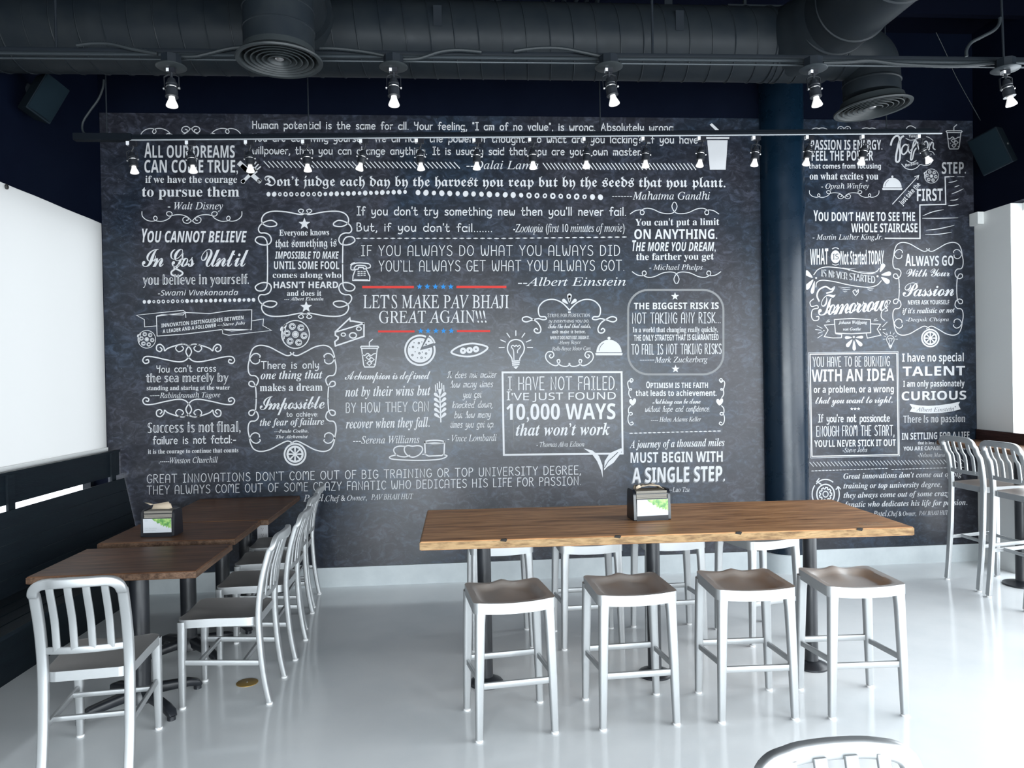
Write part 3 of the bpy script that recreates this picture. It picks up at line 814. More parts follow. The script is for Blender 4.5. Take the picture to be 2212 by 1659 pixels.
def diffuser(name_label, loc, r, tilt):
    d = empty('air_diffuser', loc, name_label, 'air diffuser', 'round air diffusers under the ducts')
    b = MB(); b.lathe([(.172, .05), (.176, .02), (r * .93, .006), (r, -.006), (r * .985, -.014), (r * .90, -.012), (r * .84, .010), (r * .80, .050)], 56, loop=True); b.build('outer_cone', M['grille'], d)
    for k, f in enumerate((.70, .57, .44, .31, .18)):
        b = MB(); R = r * f
        b.lathe([(R * .96, .040), (R + .014, -.004), (R + .020, -.008), (R + .014, -.010), (R * .93, .036)], 48, loop=True); b.build('ring_blade', M['grille'], d)
    b = MB(); b.lathe([(.168, .052), (.168, .050)], 40); b.build('dark_throat', M['rubber'], d)  # black disc stands in for the shade inside the neck
    b = MB(); b.lathe([(.018, .03), (.022, 0), (.012, -.006), (0, -.006)], 20); b.build('centre_boss', M['knob_steel'], d)
    b = MB(); b.box((-r * .8, -.003, .034), (r * .8, .003, .040)); b.box((-.003, -r * .8, .034), (.003, r * .8, .040)); b.build('spider_bar', M['grille'], d, smooth=False)
    d.rotation_euler = tilt
    return d
diffuser('round air diffuser dropping in front of the duct, upper left', (LX, LY, 3.262), .212, (0, 0, 0))
diffuser('pale round air diffuser at the right end of the duct, by the column', (2.735, DY, 3.348), .236, (0, math.radians(-5), 0))

# ------------------------------------------------------------------ ceiling clutter above the duct
for k, x in enumerate((.766, .851, .937, 1.013, 1.092)):
    b = MB(); b.tube([(x, 4.9, 4.36), (x, 5.98, 4.36)], .017, 10)
    tag(b.build('ceiling_conduit', M['strut']), 'thin dark conduit running to the back wall above the duct', 'conduit', 'parallel conduits above the duct')
b = MB(); b.tube([(.345, 5.2, CEIL_Z - .02), (.345, 5.2, 3.95)], .045, 16)
tag(b.build('ceiling_pipe', M['strut']), 'short thick dark pipe behind the duct, left of the conduits', 'pipe')
b = MB(); b.box((2.0, 5.15, 4.24), (2.62, 5.19, 4.275)); b.box((2.0, 5.19, 4.26), (2.62, 5.26, 4.275)); b.box((2.12, 5.16, 4.27), (2.14, 5.18, CEIL_Z))
tag(b.build('steel_channel', M['galv'], smooth=False), 'pale steel channel above the duct beside the big branch', 'steel channel')
b = MB()
for y in (5.4, 4.1, 2.8, 1.5): b.box((-3.1, y, CEIL_Z - .14), (4.9, y + .06, CEIL_Z))
struct(b.build('trim_3', M['ceiling'], smooth=False), 'black ceiling joists')

# ------------------------------------------------------------------ lights
def spot_parts(t, zp, k, tilt, parent_names=True):
    """yoke, housing, knobs and bulb hung from a pivot at height zp below the root"""
    piv = (0, 0, -zp)
    def part(name, mb, m, par=None, loc=piv, rot=None):
        o = mb.build(name, m, par or t)
        o.location = loc if par is None else (0, 0, 0)
        if rot and par is None: o.rotation_euler = rot
        return o
    b = MB(); r = .027 * k
    b.sweep([(-r - .006 * k, 0, -.055 * k), (-r - .006 * k, 0, .004), (-r * .6, 0, .012 * k), (r * .6, 0, .012 * k), (r + .006 * k, 0, .004), (r + .006 * k, 0, -.055 * k)], .003, .010 * k, (0, 1, 0), .001)
    part('yoke', b, M['black_metal'], rot=(0, tilt[1] * .6, 0))
    b = MB(); b.lathe([(.006 * k, 0), (.016 * k, -.006 * k), (.020 * k, -.020 * k), (.025 * k, -.026 * k), (.026 * k, -.034 * k), (.024 * k, -.036 * k), (.0245 * k, -.060 * k), (.027 * k, -.062 * k), (.027 * k, -.088 * k), (.029 * k, -.09 * k), (.029 * k, -.094 * k), (.022 * k, -.094 * k)], 24)
    h = part('housing', b, M['black_metal'], rot=tilt)
    b = MB(); b.lathe([(.0255 * k, -.046 * k), (.0262 * k, -.048 * k), (.0255 * k, -.050 * k)], 24); part('trim_band', b, M['knob_steel'], h)
    for sx in (-1, 1):
        b = MB(); b.lathe([(.006 * k, 0), (.006 * k, .007 * k)] if sx > 0 else [(.006 * k, -.007 * k), (.006 * k, 0)], 10, origin=(sx * .031 * k, 0, -.052 * k), axis='X'); part('tilt_knob', b, M['knob_steel'], h)
    b = MB(); b.lathe([(.013 * k, -.088 * k), (.0135 * k, -.098 * k), (.015 * k, -.106 * k), (.0225 * k, -.124 * k), (.0265 * k, -.135 * k), (.0260 * k, -.139 * k), (.022 * k, -.140 * k)], 28)
    bl = part('bulb', b, M['bulb'], rot=tilt)
    b = MB(); b.lathe([(.022 * k, -.1395 * k), (.014 * k, -.143 * k), (0, -.144 * k)], 24); part('bulb_lens', b, M['bulb_face'], bl)
def track_spot(label, loc, tilt):
    t = empty('track_spotlight', loc, label, 'spotlight', 'track spotlights on the lower rail')
    b = MB(); b.box((-.016, -.014, -.030), (.030, .014, 0)); b.build('adapter', M['black_plastic'], t, smooth=False)
    b = MB(); b.box((-.030, -.0145, -.026), (-.010, .0145, -.002)); o = b.build('adapter_clip', M['outlet_white'], t, smooth=False)
    b = MB(); b.tube([(.008, 0, -.028), (.008, 0, -.046), (0, 0, -.060), (0, 0, -.075)], .006, 10); b.build('stem', M['black_metal'], t)
    spot_parts(t, .070, 1.0, tilt)
    return t
RAIL_Y = 5.0
RA, RB = at_y(196, 301, RAIL_Y), at_y(2026, 286, RAIL_Y)
def rail_z(x): return RA.z + (RB.z - RA.z) * (x - RA.x) / (RB.x - RA.x)
rail = empty('light_track', ((RA.x + RB.x) / 2, RAIL_Y, (RA.z + RB.z) / 2), 'long black lighting track hung in front of the murals', 'lighting track')
def lr(x, y, dz): return Vector((x, y, rail_z(x) + dz)) - rail.location
b = MB(); b.sweep([lr(RA.x, RAIL_Y, .004), lr(RB.x, RAIL_Y, .004)], .036, .022, (0, 0, 1), .003); b.build('track_channel', M['track'], rail)
b = MB(); b.sweep([lr(RA.x + .25, RAIL_Y - .012, -.0115), lr(RB.x + .02, RAIL_Y - .012, -.0115)], .012, .008, (0, 0, 1), .002); o = b.build('pale_lower_edge', M['rail_pale'], rail); o['label'] = 'pale lower lip of the track'
b = MB(); b.box(tuple(lr(RA.x - .10, RAIL_Y - .025, -.008)), tuple(lr(RA.x + .26, RAIL_Y + .025, .030))); b.build('feed_box', M['track'], rail, smooth=False)
b = MB(); b.sweep([lr(RA.x + .26, RAIL_Y, .020), lr(RB.x - .03, RAIL_Y, .020)], .028, .010, (0, 0, 1), .002); b.build('top_strut', M['track'], rail)
for u in (231, 667, 1297, 1915):
    x = at_y(u, 290, RAIL_Y).x
    b = MB(); b.tube([lr(x, RAIL_Y, .03), Vector((x, RAIL_Y, CEIL_Z)) - rail.location], .0045, 8); b.build('hanger_rod', M['strut'], rail)
HEADS = [(284, 8, 'beside the words ALL OUR'), (411, 8, 'covering the word DREAMS'), (538, 3, 'in front of the crossed knife and fork'), (661, 4, 'in front of the word THEN YOU'),
         (786, -14, 'tilted left, in front of the word CHANGE'), (906, 3, 'in front of the word ANYTHING'), (1030, -2, 'in front of the word USUALLY'), (1150, 0, 'just right of the signed name under the top quote'),
         (1267, -3, 'in front of the words YOUR OWN'), (1394, -2, 'after the word MASTER'), (1515, -8, 'beside the solid white cup drawing'), (1633, -8, 'in front of the column edge'),
         (1748, -13, 'covering the start of PASSION IS ENERGY'), (1868, -15, 'covering the middle of PASSION IS ENERGY'), (1989, 24, 'last on the right, tipped towards the big script word')]
for u, dg, where in HEADS:
    p = at_y(u, 300, RAIL_Y)
    track_spot('black track spotlight with white bulb, ' + where, (p.x, RAIL_Y, rail_z(p.x) - .0160), (math.radians(-4), math.radians(-dg), 0))
# cable that feeds the lower track
b = MB(); pts = [at_y(u, v, 5.03) for u, v in ((224, 172), (222, 190), (212, 215), (194, 240), (180, 262), (178, 280), (186, 291), (200, 297))]
b.tube(catmull(pts, 6), .007, 8); tag(b.build('power_cable', M['cable']), 'thin grey cable looping down to the left end of the lower track', 'cable')

# upper strut with single spotlights
SY = 4.10
SA, SB = at_y(-60, 113, SY), at_y(2300, 136, SY)
def strut_z(x): return SA.z + (SB.z - SA.z) * (x - SA.x) / (SB.x - SA.x)
us = empty('upper_strut', ((SA.x + SB.x) / 2, SY, (SA.z + SB.z) / 2), 'dark steel strut crossing in front of the duct, carrying five spotlights', 'support strut')
def lu(p): return Vector(p) - us.location
b = MB(); b.sweep([lu((SA.x, SY, SA.z + .012)), lu((SB.x, SY, SB.z + .012))], .036, .024, (0, 0, 1), .002); b.build('strut_channel', M['strut'], us)
b = MB(); b.tube([lu((SA.x, SY - .024, SA.z - .012)), lu((SB.x, SY - .024, SB.z - .012))], .011, 10); b.build('conduit', M['galv'], us)
b = MB(); b.tube([lu((SA.x, SY - .020, SA.z - .036)), lu((SB.x, SY - .020, SB.z - .036))], .006, 8); b.build('thin_conduit', M['galv'], us)
for u in (122, 1410, 2168):
    x = at_y(u, 120, SY).x
    b = MB(); b.tube([lu((x, SY, strut_z(x) + .01)), lu((x - (.03 if u > 2000 else 0), SY, CEIL_Z))], .007, 8); b.build('hanger_rod', M['strut'], us)
def mono_spot(label, loc, tilt, pale):
    t = empty('single_spotlight', loc, label, 'spotlight', 'single spotlights on the upper strut')
    b = MB(); b.lathe([(.052, .055), (.052, 0)], 8); b.build('junction_box', M['strut'], t, angle=20)
    b = MB(); b.lathe([(.076, 0), (.076, -.004), (.070, -.008), (.016, -.008)], 36); b.build('canopy_plate', M['galv' if pale else 'grille'], t)  # right-hand plates get a paler metal that paints in the window light
    b = MB(); b.box((-.020, -.014, -.032), (.020, .014, -.008)); b.build('adapter', M['black_plastic'], t, smooth=False)
    b = MB(); b.box((-.022, -.0145, -.030), (-.008, .0145, -.012)); b.build('adapter_clip', M['outlet_white'], t, smooth=False)
    b = MB(); b.tube([(0, 0, -.03), (0, 0, -.06)], .007, 10); b.build('stem', M['black_metal'], t)
    spot_parts(t, .058, 1.12, tilt)
for u, v, dg, pale, where in ((370, 148, 2, False, 'on the upper strut, left of the left diffuser'), (850, 148, 0, False, 'on the upper strut, right of the left diffuser'), (1315, 148, 9, False, 'on the upper strut, right of the picture centre'),
                              (1757, 152, 4, True, 'on the upper strut, below the forward duct branch'), (2172, 153, 8, True, 'on the upper strut at the far right')):
    p = at_y(u, v, SY - .092)
    mono_spot('black single spotlight with white bulb ' + where, (p.x, SY - .092, p.z + .01), (math.radians(-6), math.radians(-dg), 0), pale)
def flex(uv, label, y=SY - .05, r=.010, name='flexible_conduit'):
    b = MB(); pts = catmull([at_y(u, v, y) for u, v in uv], 14)
    # corrugated metal hose
    rs = [r * (1 + .12 * (i % 2)) for i in range(len(pts))]
    b.tube(pts, rs, 8); tag(b.build(name, M['cable']), label, 'conduit', 'flexible conduits on the upper strut')
flex([(165, 98), (200, 94), (240, 95), (280, 104), (340, 116)], 'corrugated conduit arching left of the first single spotlight')
flex([(388, 122), (420, 122), (445, 117), (500, 104), (540, 102)], 'corrugated conduit between the first single spotlight and the left diffuser')
flex([(690, 104), (730, 105), (790, 112), (830, 120)], 'corrugated conduit leading from the left diffuser to the second single spotlight')
flex([(866, 128), (905, 126), (950, 112), (990, 108), (1040, 112)], 'corrugated conduit just right of the second single spotlight')
flex([(1110, 110), (1160, 104), (1210, 104), (1255, 112), (1300, 122)], 'corrugated conduit arching up to the middle single spotlight')
flex([(1778, 136), (1830, 134), (1880, 131), (1950, 139), (2060, 143), (2150, 136)], 'corrugated conduit between the two right-hand single spotlights')
b = MB(); pts = [at_y(u, v, 3.9) for u, v in ((2160, 38), (2158, 52), (2146, 66), (2120, 80), (2098, 92), (2088, 108), (2088, 122))]
b.tube(catmull(pts, 6), .009, 8); tag(b.build('hanging_cable', M['cable']), 'grey cable hanging in an S beside the far right rod', 'cable')

# ------------------------------------------------------------------ loudspeakers
def speaker(label, loc, rot, w, d, h):
    s = empty('wall_speaker', loc, label, 'loudspeaker', 'black loudspeakers in the upper corners'); s.rotation_euler = rot
    b = MB(); b.ring_solid([[Vector((x * w / 2, y, z * h / 2)) for x, z in ((-1, -1), (1, -1), (1, 1), (-1, 1))] if y < 0 else [Vector((x * w * .36, y, z * h * .46)) for x, z in ((-1, -1), (1, -1), (1, 1), (-1, 1))] for y in (-d / 2, d / 2)])
    o = b.build('cabinet', M['speaker'], s, smooth=False); bev(o, .006)
    n = 8; b = MB(); vs = []
    for i in range(n + 1):
        x = -w * .46 + w * .92 * i / n; y = -d / 2 - .004 - .018 * (1 - (2 * i / n - 1) ** 2)
        vs += [(x, y, -h * .46), (x, y, h * .46)]
    b.add(vs, [(2 * i, 2 * i + 2, 2 * i + 3, 2 * i + 1) for i in range(n)])
    b.build('front_grille', M['cloth_speaker'], s)
    b = MB(); b.lathe([(.008, -.004), (.008, .004)], 12, origin=(w * .44, 0, 0), axis='X'); b.build('badge', M['knob_steel'], s)
    b = MB(); b.tube([(0, d / 2 - .01, 0), (0, d / 2 + .10, .02)], .014, 10); b.box((-.04, d / 2 + .09, -.04), (.04, d / 2 + .105, .08)); b.build('wall_bracket', M['strut'], s, smooth=False)
speaker('black loudspeaker in the upper left corner beneath the duct', (-2.60, 5.0, 3.50), (math.radians(14), math.radians(22), math.radians(62)), .17, .15, .27)
speaker('black loudspeaker in the upper right corner above the white pier', (4.20, 5.42, 3.33), (math.radians(16), math.radians(-16), math.radians(-62)), .22, .20, .30)
b = MB(); b.tube(catmull([at_y(2022, 70, 5.0), at_y(2045, 118, 5.1), at_y(2065, 165, 5.2), at_y(2118, 260, 5.4)], 6), .0025, 6)
tag(b.build('speaker_wire', M['cable']), 'thin dark wire slanting down to the right loudspeaker', 'wire')
# ------------------------------------------------------------------ printed chalk murals
PANEL_Y = WALL_Y - .004
def base_of(c): return c
def wall_rect(x0, x1, z0, z1, y0, y1):
    b = MB(); b.box((x0, y0, z0), (x1, y1, z1)); return b
mural = empty('chalk_mural', (-.06, WALL_Y, 0), 'large dark printed chalkboard mural of white quotes and food drawings, left of the column', 'mural')
mural2 = empty('chalk_mural', (3.70, WALL_Y, 0), 'narrower printed chalkboard mural of white quotes, right of the column', 'mural')
for mm, x0, x1, z0, z1 in ((mural, -2.70, 2.588, .156, 3.765), (mural2, 2.94, 4.46, .149, 3.762)):
    b = MB(); b.box((x0, PANEL_Y, z0), (x1, WALL_Y - .0005, z1))
    o = b.build('backing_panel', M['board'], None, smooth=False)
    o.parent = mm; o.matrix_parent_inverse = Matrix.Translation(-mm.location)
# thin seams between the wallpaper drops
b = MB()
for x in (-.95, .48, 1.62):
    b.box((x, PANEL_Y - .0004, .157), (x + .003, PANEL_Y, 3.764))
o = b.build('paper_seam', M['black_plastic'], None, smooth=False); o.parent = mural; o.matrix_parent_inverse = Matrix.Translation(-mural.location)

# tiles of the photograph in which the lettering was measured: left, top, scale
TILES = {'A': (280, 240, 3.45625), 'B': (280, 660, 3.45625), 'C': (740, 240, 3.45625), 'D': (700, 660, 3.45625), 'E': (1080, 240, 3.45625),
         'F': (1080, 620, 3.45625), 'G': (1700, 240, 4.3203), 'H': (1700, 500, 4.3203), 'I': (1700, 740, 4.3203), 'P': (0, 0, 1.0), 'Z': (700, 700, 5.53), 'Y': (1700, 240, 5.53)}
FONT = {'bold': (0x1D400, 0x1D41A), 'ital': (0x1D434, 0x1D44E), 'bital': (0x1D468, 0x1D482), 'script': (0x1D4D0, 0x1D4EA), 'frak': (0x1D56C, 0x1D586),
        'dbl': (0x1D538, 0x1D552), 'sans': (0x1D5A0, 0x1D5BA), 'sb': (0x1D5D4, 0x1D5EE), 'si': (0x1D608, 0x1D622), 'sbi': (0x1D63C, 0x1D656)}
DIGIT = {'bold': 0x1D7CE, 'sb': 0x1D7EC}
HOLES = {'dbl': {'C': 0x2102, 'H': 0x210D, 'N': 0x2115, 'P': 0x2119, 'Q': 0x211A, 'R': 0x211D, 'Z': 0x2124}, 'ital': {'h': 0x210E}}
def conv(s, font):
    if font == 'roman': font = 'ital'
    U, L = FONT[font]; r = ''
    for c in s:
        if c in HOLES.get(font, {}): r += chr(HOLES[font][c])
        elif 'A' <= c <= 'Z': r += chr(U + ord(c) - 65)
        elif 'a' <= c <= 'z': r += chr(L + ord(c) - 97)
        elif '0' <= c <= '9' and font in DIGIT: r += chr(DIGIT[font] + ord(c) - 48)
        else: r += c
    return r
_cap = {}
def font_mesh(s, font, space=1.0):
    vs, fs = text_mesh(conv(s, font), 1.0, 3, space)
    if font == 'roman': vs = [(x - .25 * y, y) for x, y in vs]
    if font not in _cap:
        h, _ = text_mesh(conv('E', font)); _cap[font] = max(v[1] for v in h)
    return vs, fs, _cap[font]

# ---- single-stroke alphabets: 'x,y x,y' polylines, ~ marks a smooth curve, @ an ellipse cx,cy,rx,ry,from,to
O = '@22,25,18,25,0,360'
HAND = {'a': (46, [O, '40,50 40,0']), 'b': (46, ['6,80 6,0', '@24,25,18,25,0,360']), 'c': (40, ['@23,25,18,25,45,315']), 'd': (46, [O, '40,80 40,0']),
        'e': (44, ['6,26 39,28', '@22,25,18,25,6,318']), 'f': (34, ['~34,74 24,80 15,72 14,55 14,0', '2,46 30,46']), 'g': (46, [O, '~40,50 40,10 38,-18 24,-26 8,-20']),
        'h': (44, ['6,80 6,0', '~6,30 13,45 25,50 34,43 36,26 36,0']), 'i': (14, ['6,50 6,0', '6,66 6.5,69']), 'j': (20, ['~14,50 14,5 12,-16 2,-24', '14,66 14.5,69']),
        'k': (38, ['6,80 6,0', '32,48 8,24 34,0']), 'l': (14, ['6,80 6,0']), 'm': (56, ['6,50 6,0', '~6,32 14,47 22,48 27,38 27,0', '~27,32 35,47 43,48 48,38 48,0']),
        'n': (42, ['6,50 6,0', '~6,30 14,46 25,50 33,43 35,26 35,0']), 'o': (46, [O]), 'p': (46, ['6,50 6,-27', '@24,25,18,25,0,360']), 'q': (46, [O, '40,50 40,-27']),
        'r': (32, ['6,50 6,0', '~6,30 14,46 29,49']), 's': (38, ['~33,44 21,50 9,43 12,31 25,24 33,13 24,1 6,5']), 't': (38, ['~13,74 12,20 15,4 24,0 35,7', '2,46 30,46']),
        'u': (44, ['~6,50 6,16 14,1 26,2 35,18', '37,50 37,0']), 'v': (36, ['4,50 18,0 32,50']), 'w': (54, ['~4,50 8,10 15,0 23,10 26,36', '~26,36 29,10 37,0 45,12 48,50']),
        'x': (36, ['5,50 31,0', '31,50 5,0']), 'y': (44, ['~6,50 7,22 15,10 27,14 36,30', '~37,50 37,5 31,-18 17,-26 4,-21']), 'z': (38, ['5,50 32,50 5,0 34,0']),
        'H': (54, ['6,80 6,0', '44,80 44,0', '6,42 44,42']), 'Y': (50, ['~6,80 8,52 18,44 32,50 40,62', '42,80 38,20 34,-4']), 'I': (36, ['6,80 32,80', '19,80 19,0', '4,0 34,0']),
        'A': (56, ['4,0 26,80 48,0', '12,30 40,30']), 'B': (50, ['6,80 6,0', '~6,80 28,78 34,62 26,46 6,43', '~6,43 32,42 42,22 30,3 6,0']), 'T': (56, ['2,80 52,80', '26,80 26,0']),
        'W': (70, ['4,80 18,0 34,60 50,0 64,80']), ',': (16, ['~9,4 9,-6 3,-16']), '.': (16, ['7,1 8,2']), "'": (14, ['7,80 6,62']), '"': (22, ['6,80 5,64', '15,80 14,64']), '?': (36, ['~4,66 14,80 30,72 28,54 17,42 16,24', '16,2 16.5,4']),
        ':': (16, ['7,2 7.5,4', '7,38 7.5,40']), '-': (36, ['4,28 30,28']), ' ': (40, [])}
THIN = {'A': (46, ['~5,0 5,52 10,72 22,80 34,72 39,52 39,0', '5,34 39,34']), 'B': (44, ['6,80 6,0', '~6,80 26,79 34,66 30,50 18,44 6,44', '~18,44 34,40 38,20 28,2 6,0']), 'C': (44, ['@26,40,21,40,42,318']),
        'D': (48, ['6,80 6,0', '~6,80 24,78 38,62 41,40 38,18 24,2 6,0']), 'E': (40, ['36,80 6,80 6,0 36,0', '6,43 30,43']), 'F': (38, ['36,80 6,80 6,0', '6,43 30,43']),
        'G': (48, ['@26,40,21,40,42,330', '28,36 44,36 44,18']), 'H': (48, ['6,80 6,0', '40,80 40,0', '6,40 40,40']), 'I': (36, ['6,80 30,80', '18,80 18,0', '6,0 30,0']), 'J': (36, ['~28,80 28,20 20,0 6,8']),
        'K': (44, ['6,80 6,0', '38,80 8,38 40,0']), 'L': (36, ['6,80 6,0 32,0']), 'M': (58, ['~6,0 6,60 12,80 22,76 28,50', '~28,50 34,76 44,80 50,60 50,0']), 'N': (48, ['6,0 6,80 40,0 40,80']),
        'O': (52, ['@26,40,21,40,0,360']), 'P': (42, ['6,80 6,0', '~6,80 26,79 36,62 28,44 6,40']), 'Q': (52, ['@26,40,21,40,0,360', '30,16 46,-4']), 'R': (46, ['6,80 6,0', '~6,80 26,79 36,62 28,46 6,42', '18,42 40,0']),
        'S': (44, ['~38,70 26,80 10,72 10,54 24,42 38,28 36,8 20,0 5,10']), 'T': (48, ['3,80 45,80', '24,80 24,0']), 'U': (48, ['~6,80 6,24 12,4 24,0 36,4 41,24 41,80']), 'V': (44, ['4,80 22,0 40,80']),
        'W': (64, ['~6,80 9,20 17,0 27,14 31,54', '~31,54 36,12 46,0 54,20 57,80']), 'X': (44, ['5,80 39,0', '39,80 5,0']), 'Y': (46, ['4,80 22,38 42,80', '22,38 22,0']), 'Z': (44, ['5,80 38,80 5,0 40,0']),
        ',': (16, ['9,4 4,-14']), '.': (14, ['6,1 7,2']), "'": (12, ['8,82 4,66']), '`': (14, ['3,82 9,68']), ' ': (30, [])}
SCRIPT = dict(HAND)
SCRIPT.update({'h': (40, ['~2,4 16,60 18,78 12,80 8,64 6,0', '~6,22 16,42 26,44 28,24 28,6 34,0 40,6']), 'l': (20, ['~2,8 16,60 14,80 7,76 6,20 12,0 20,6']), 't': (26, ['~2,8 10,40 13,72 11,20 16,0 26,6', '0,50 24,50']),
               'd': (44, ['@18,22,14,22,0,360', '~33,80 32,20 36,0 44,6']), 'a': (44, ['@18,22,14,22,0,360', '~32,46 31,14 36,0 44,6']), 'o': (38, ['@18,22,14,22,0,360', '~22,44 30,36 38,42']),
               'I': (40, ['~4,60 14,80 34,78 24,60 20,20 12,2 2,10', '~14,42 30,46']), 'f': (28, ['~2,6 20,64 18,80 10,70 10,-20 18,-24 18,0 28,8'])})
def stroke_layout(s, table):
    x = 0; out = []
    for c in s:
        w, st = table.get(c, table[' '])
        for q in st:
            if q[0] == '@':
                cx, cy, rx, ry, a0, a1 = [float(k) for k in q[1:].split(',')]
                n = max(6, int(abs(a1 - a0) / 24)); full = abs(a1 - a0) >= 360
                pts = [(x + cx + rx * math.cos(math.radians(a0 + (a1 - a0) * i / n)), cy + ry * math.sin(math.radians(a0 + (a1 - a0) * i / n))) for i in range(n + 1)]
            else:
                sm = q[0] == '~'
                pts = [tuple(float(k) for k in p.split(',')) for p in q.lstrip('~').split()]
                if sm: pts = [(p.x, p.y) for p in catmull([(a, b_, 0) for a, b_ in pts], 4)]
                pts = [(x + a, b_) for a, b_ in pts]
            out.append(pts)
        x += w + 6
    return out

class Art:
    """flat print on the wall, drawn in photo-tile coordinates and carried onto the wall plane"""
    MATS = ['chalk', 'board', 'red', 'blue', 'chalk_grey']
    def __init__(self, name, owner, tile, label=None):
        self.name, self.owner, self.label = name, owner, label
        self.v = []; self.f = []; self.m = []; self.t(tile)
    def t(self, tile): self.x0, self.y0, self.s = TILES[tile]; return self
    def put(self, pts, faces, m=0, layer=0):
        n = len(self.v); y = PANEL_Y - .0008 - .0006 * layer
        self.v += [at_y(self.x0 + px / self.s, self.y0 + py / self.s, y) for px, py in pts]
        self.f += [tuple(i + n for i in f) for f in faces]; self.m += [m] * len(faces)
    def poly(self, pts, m=0, layer=0, smooth=0):
        if smooth: pts = [(p.x, p.y) for p in catmull([(a, b_, 0) for a, b_ in pts], smooth, True)]
        self.put(pts, [tuple(t) for t in tessellate_polygon([[Vector((a, b_, 0)) for a, b_ in pts]])], m, layer); return self
    def line(self, pts, w, m=0, layer=0, smooth=0, closed=False, taper=False):
        if smooth: pts = [(p.x, p.y) for p in catmull([(a, b_, 0) for a, b_ in pts], smooth, closed)]
        P = [Vector((a, b_)) for a, b_ in pts]; P = [p for i, p in enumerate(P) if i == 0 or (p - P[i - 1]).length > 1e-4]
        N = len(P)
        if N < 2: return self
        if closed and (P[0] - P[-1]).length < 1e-3: P.pop(); N -= 1
        vs = []; fs = []
        for i, p in enumerate(P):
            a = P[i - 1] if (i > 0 or closed) else p; c = P[(i + 1) % N] if (i < N - 1 or closed) else p
            d1 = (p - a); d2 = (c - p)
            if d1.length < 1e-6: d1 = d2
            if d2.length < 1e-6: d2 = d1
            d1 = d1.normalized(); d2 = d2.normalized()
            t = d1 + d2
            t = t.normalized() if t.length > .2 else d2
            nn = Vector((-t.y, t.x)); k = 1 / max(.5, nn.dot(Vector((-d1.y, d1.x))))
            ww = w / 2 * k
            if taper: ww *= .35 + .65 * math.sin(PI * i / (N - 1))
            e = Vector((0, 0))
            if not closed and i == 0: e = -t * w * .3
            if not closed and i == N - 1: e = t * w * .3
            vs += [tuple(p + nn * ww + e), tuple(p - nn * ww + e)]
        for i in range(N if closed else N - 1):
            j = (i + 1) % N; fs.append((2 * i, 2 * i + 1, 2 * j + 1, 2 * j))
        self.put(vs, fs, m, layer); return self
    def disc(self, cx, cy, rx, ry=None, m=0, layer=0, n=20, rot=0):
        ry = ry or rx; c, s = math.cos(rot), math.sin(rot)
        pts = []
        for k in range(n):
            a = 2 * PI * k / n; x, y = rx * math.cos(a), ry * math.sin(a); pts.append((cx + x * c - y * s, cy + x * s + y * c))
        self.put(pts, [tuple(range(n))], m, layer); return self
    def arc(self, cx, cy, rx, ry, a0, a1, w, m=0, layer=0, n=24):
        full = abs(a1 - a0) >= 360
        pts = [(cx + rx * math.cos(math.radians(a0 + (a1 - a0) * i / n)), cy + ry * math.sin(math.radians(a0 + (a1 - a0) * i / n))) for i in range(n if full else n + 1)]
        return self.line(pts, w, m, layer, closed=full)
    def star(self, cx, cy, r, m=0):
        pts = [(cx + (r if k % 2 == 0 else r * .42) * math.sin(PI * k / 5), cy - (r if k % 2 == 0 else r * .42) * math.cos(PI * k / 5)) for k in range(10)]
        return self.poly(pts, m)
    def place(self, vs, cap, X0, X1, Y0, Y1, H, rot=False, xr=None):
        xa = min(v[0] for v in vs) if not xr else xr[0]; xb = max(v[0] for v in vs) if not xr else xr[1]
        out = []
        if rot:
            d = Vector((X1 - X0, Y1 - Y0)).normalized(); up = Vector((d.y, -d.x))
        else: up = Vector((0, -1))
        for x, y in vs:
            k = (x - xa) / (xb - xa)
            out.append((X0 + (X1 - X0) * k + up.x * y / cap * H, Y0 + (Y1 - Y0) * k + up.y * y / cap * H))
        return out
    def text(self, s, font, X0, X1, Y0, Y1, H, big=False, rot=False, m=0, layer=0, arch=0, space=1.0, warp=None):
        """one line of lettering from ink edge X0 to X1 on a baseline from Y0 to Y1, capitals H high"""
        if font in ('hand', 'thin', 'scriptline'):
            tb = {'hand': HAND, 'thin': THIN, 'scriptline': SCRIPT}[font]
            st = stroke_layout(s, tb); sh = .28 if font == 'scriptline' else 0
            st = [[(x + sh * y, y) for x, y in q] for q in st]
            allv = [p for q in st for p in q]; xr = (min(p[0] for p in allv), max(p[0] for p in allv))
            w = {'hand': .125, 'thin': .075, 'scriptline': .085}[font] * H * (1 if H > 40 else 1.1)
            for q in st: self.line(self.place(q, 80, X0, X1, Y0, Y1, H, rot, xr), w, m, layer)
            return self
        if font == 'script' and space == 1.0: space = .84
        vs, fs, cap = font_mesh(s, font, space)
        if big:
            bx = max(v[0] for v in font_mesh(s[0], font)[0]) + .01
            vs = [(x, y * 1.22 if x < bx else y) for x, y in vs]
        if warp: vs = [(x, y * warp((x - vs[0][0]) / (max(v[0] for v in vs) + 1e-6))) for x, y in vs]
        pts = self.place(vs, cap, X0, X1, Y0, Y1, H, rot)
        if arch: pts = [(x, y - arch * (1 - ((2 * x - X0 - X1) / (X1 - X0)) ** 2)) for x, y in pts]
        self.put(pts, fs, m, layer); return self
    def mirror(self, pts, cx): return [(2 * cx - x, y) for x, y in pts]
    def flip(self, pts, cy): return [(x, 2 * cy - y) for x, y in pts]
    def both(self, pts, cx, w, **k):
        self.line(pts, w, smooth=6, **k); self.line(self.mirror(pts, cx), w, smooth=6, **k); return self
    def four(self, pts, cx, cy, w, **k):
        self.both(pts, cx, w, **k); self.both(self.flip(pts, cy), cx, w, **k); return self
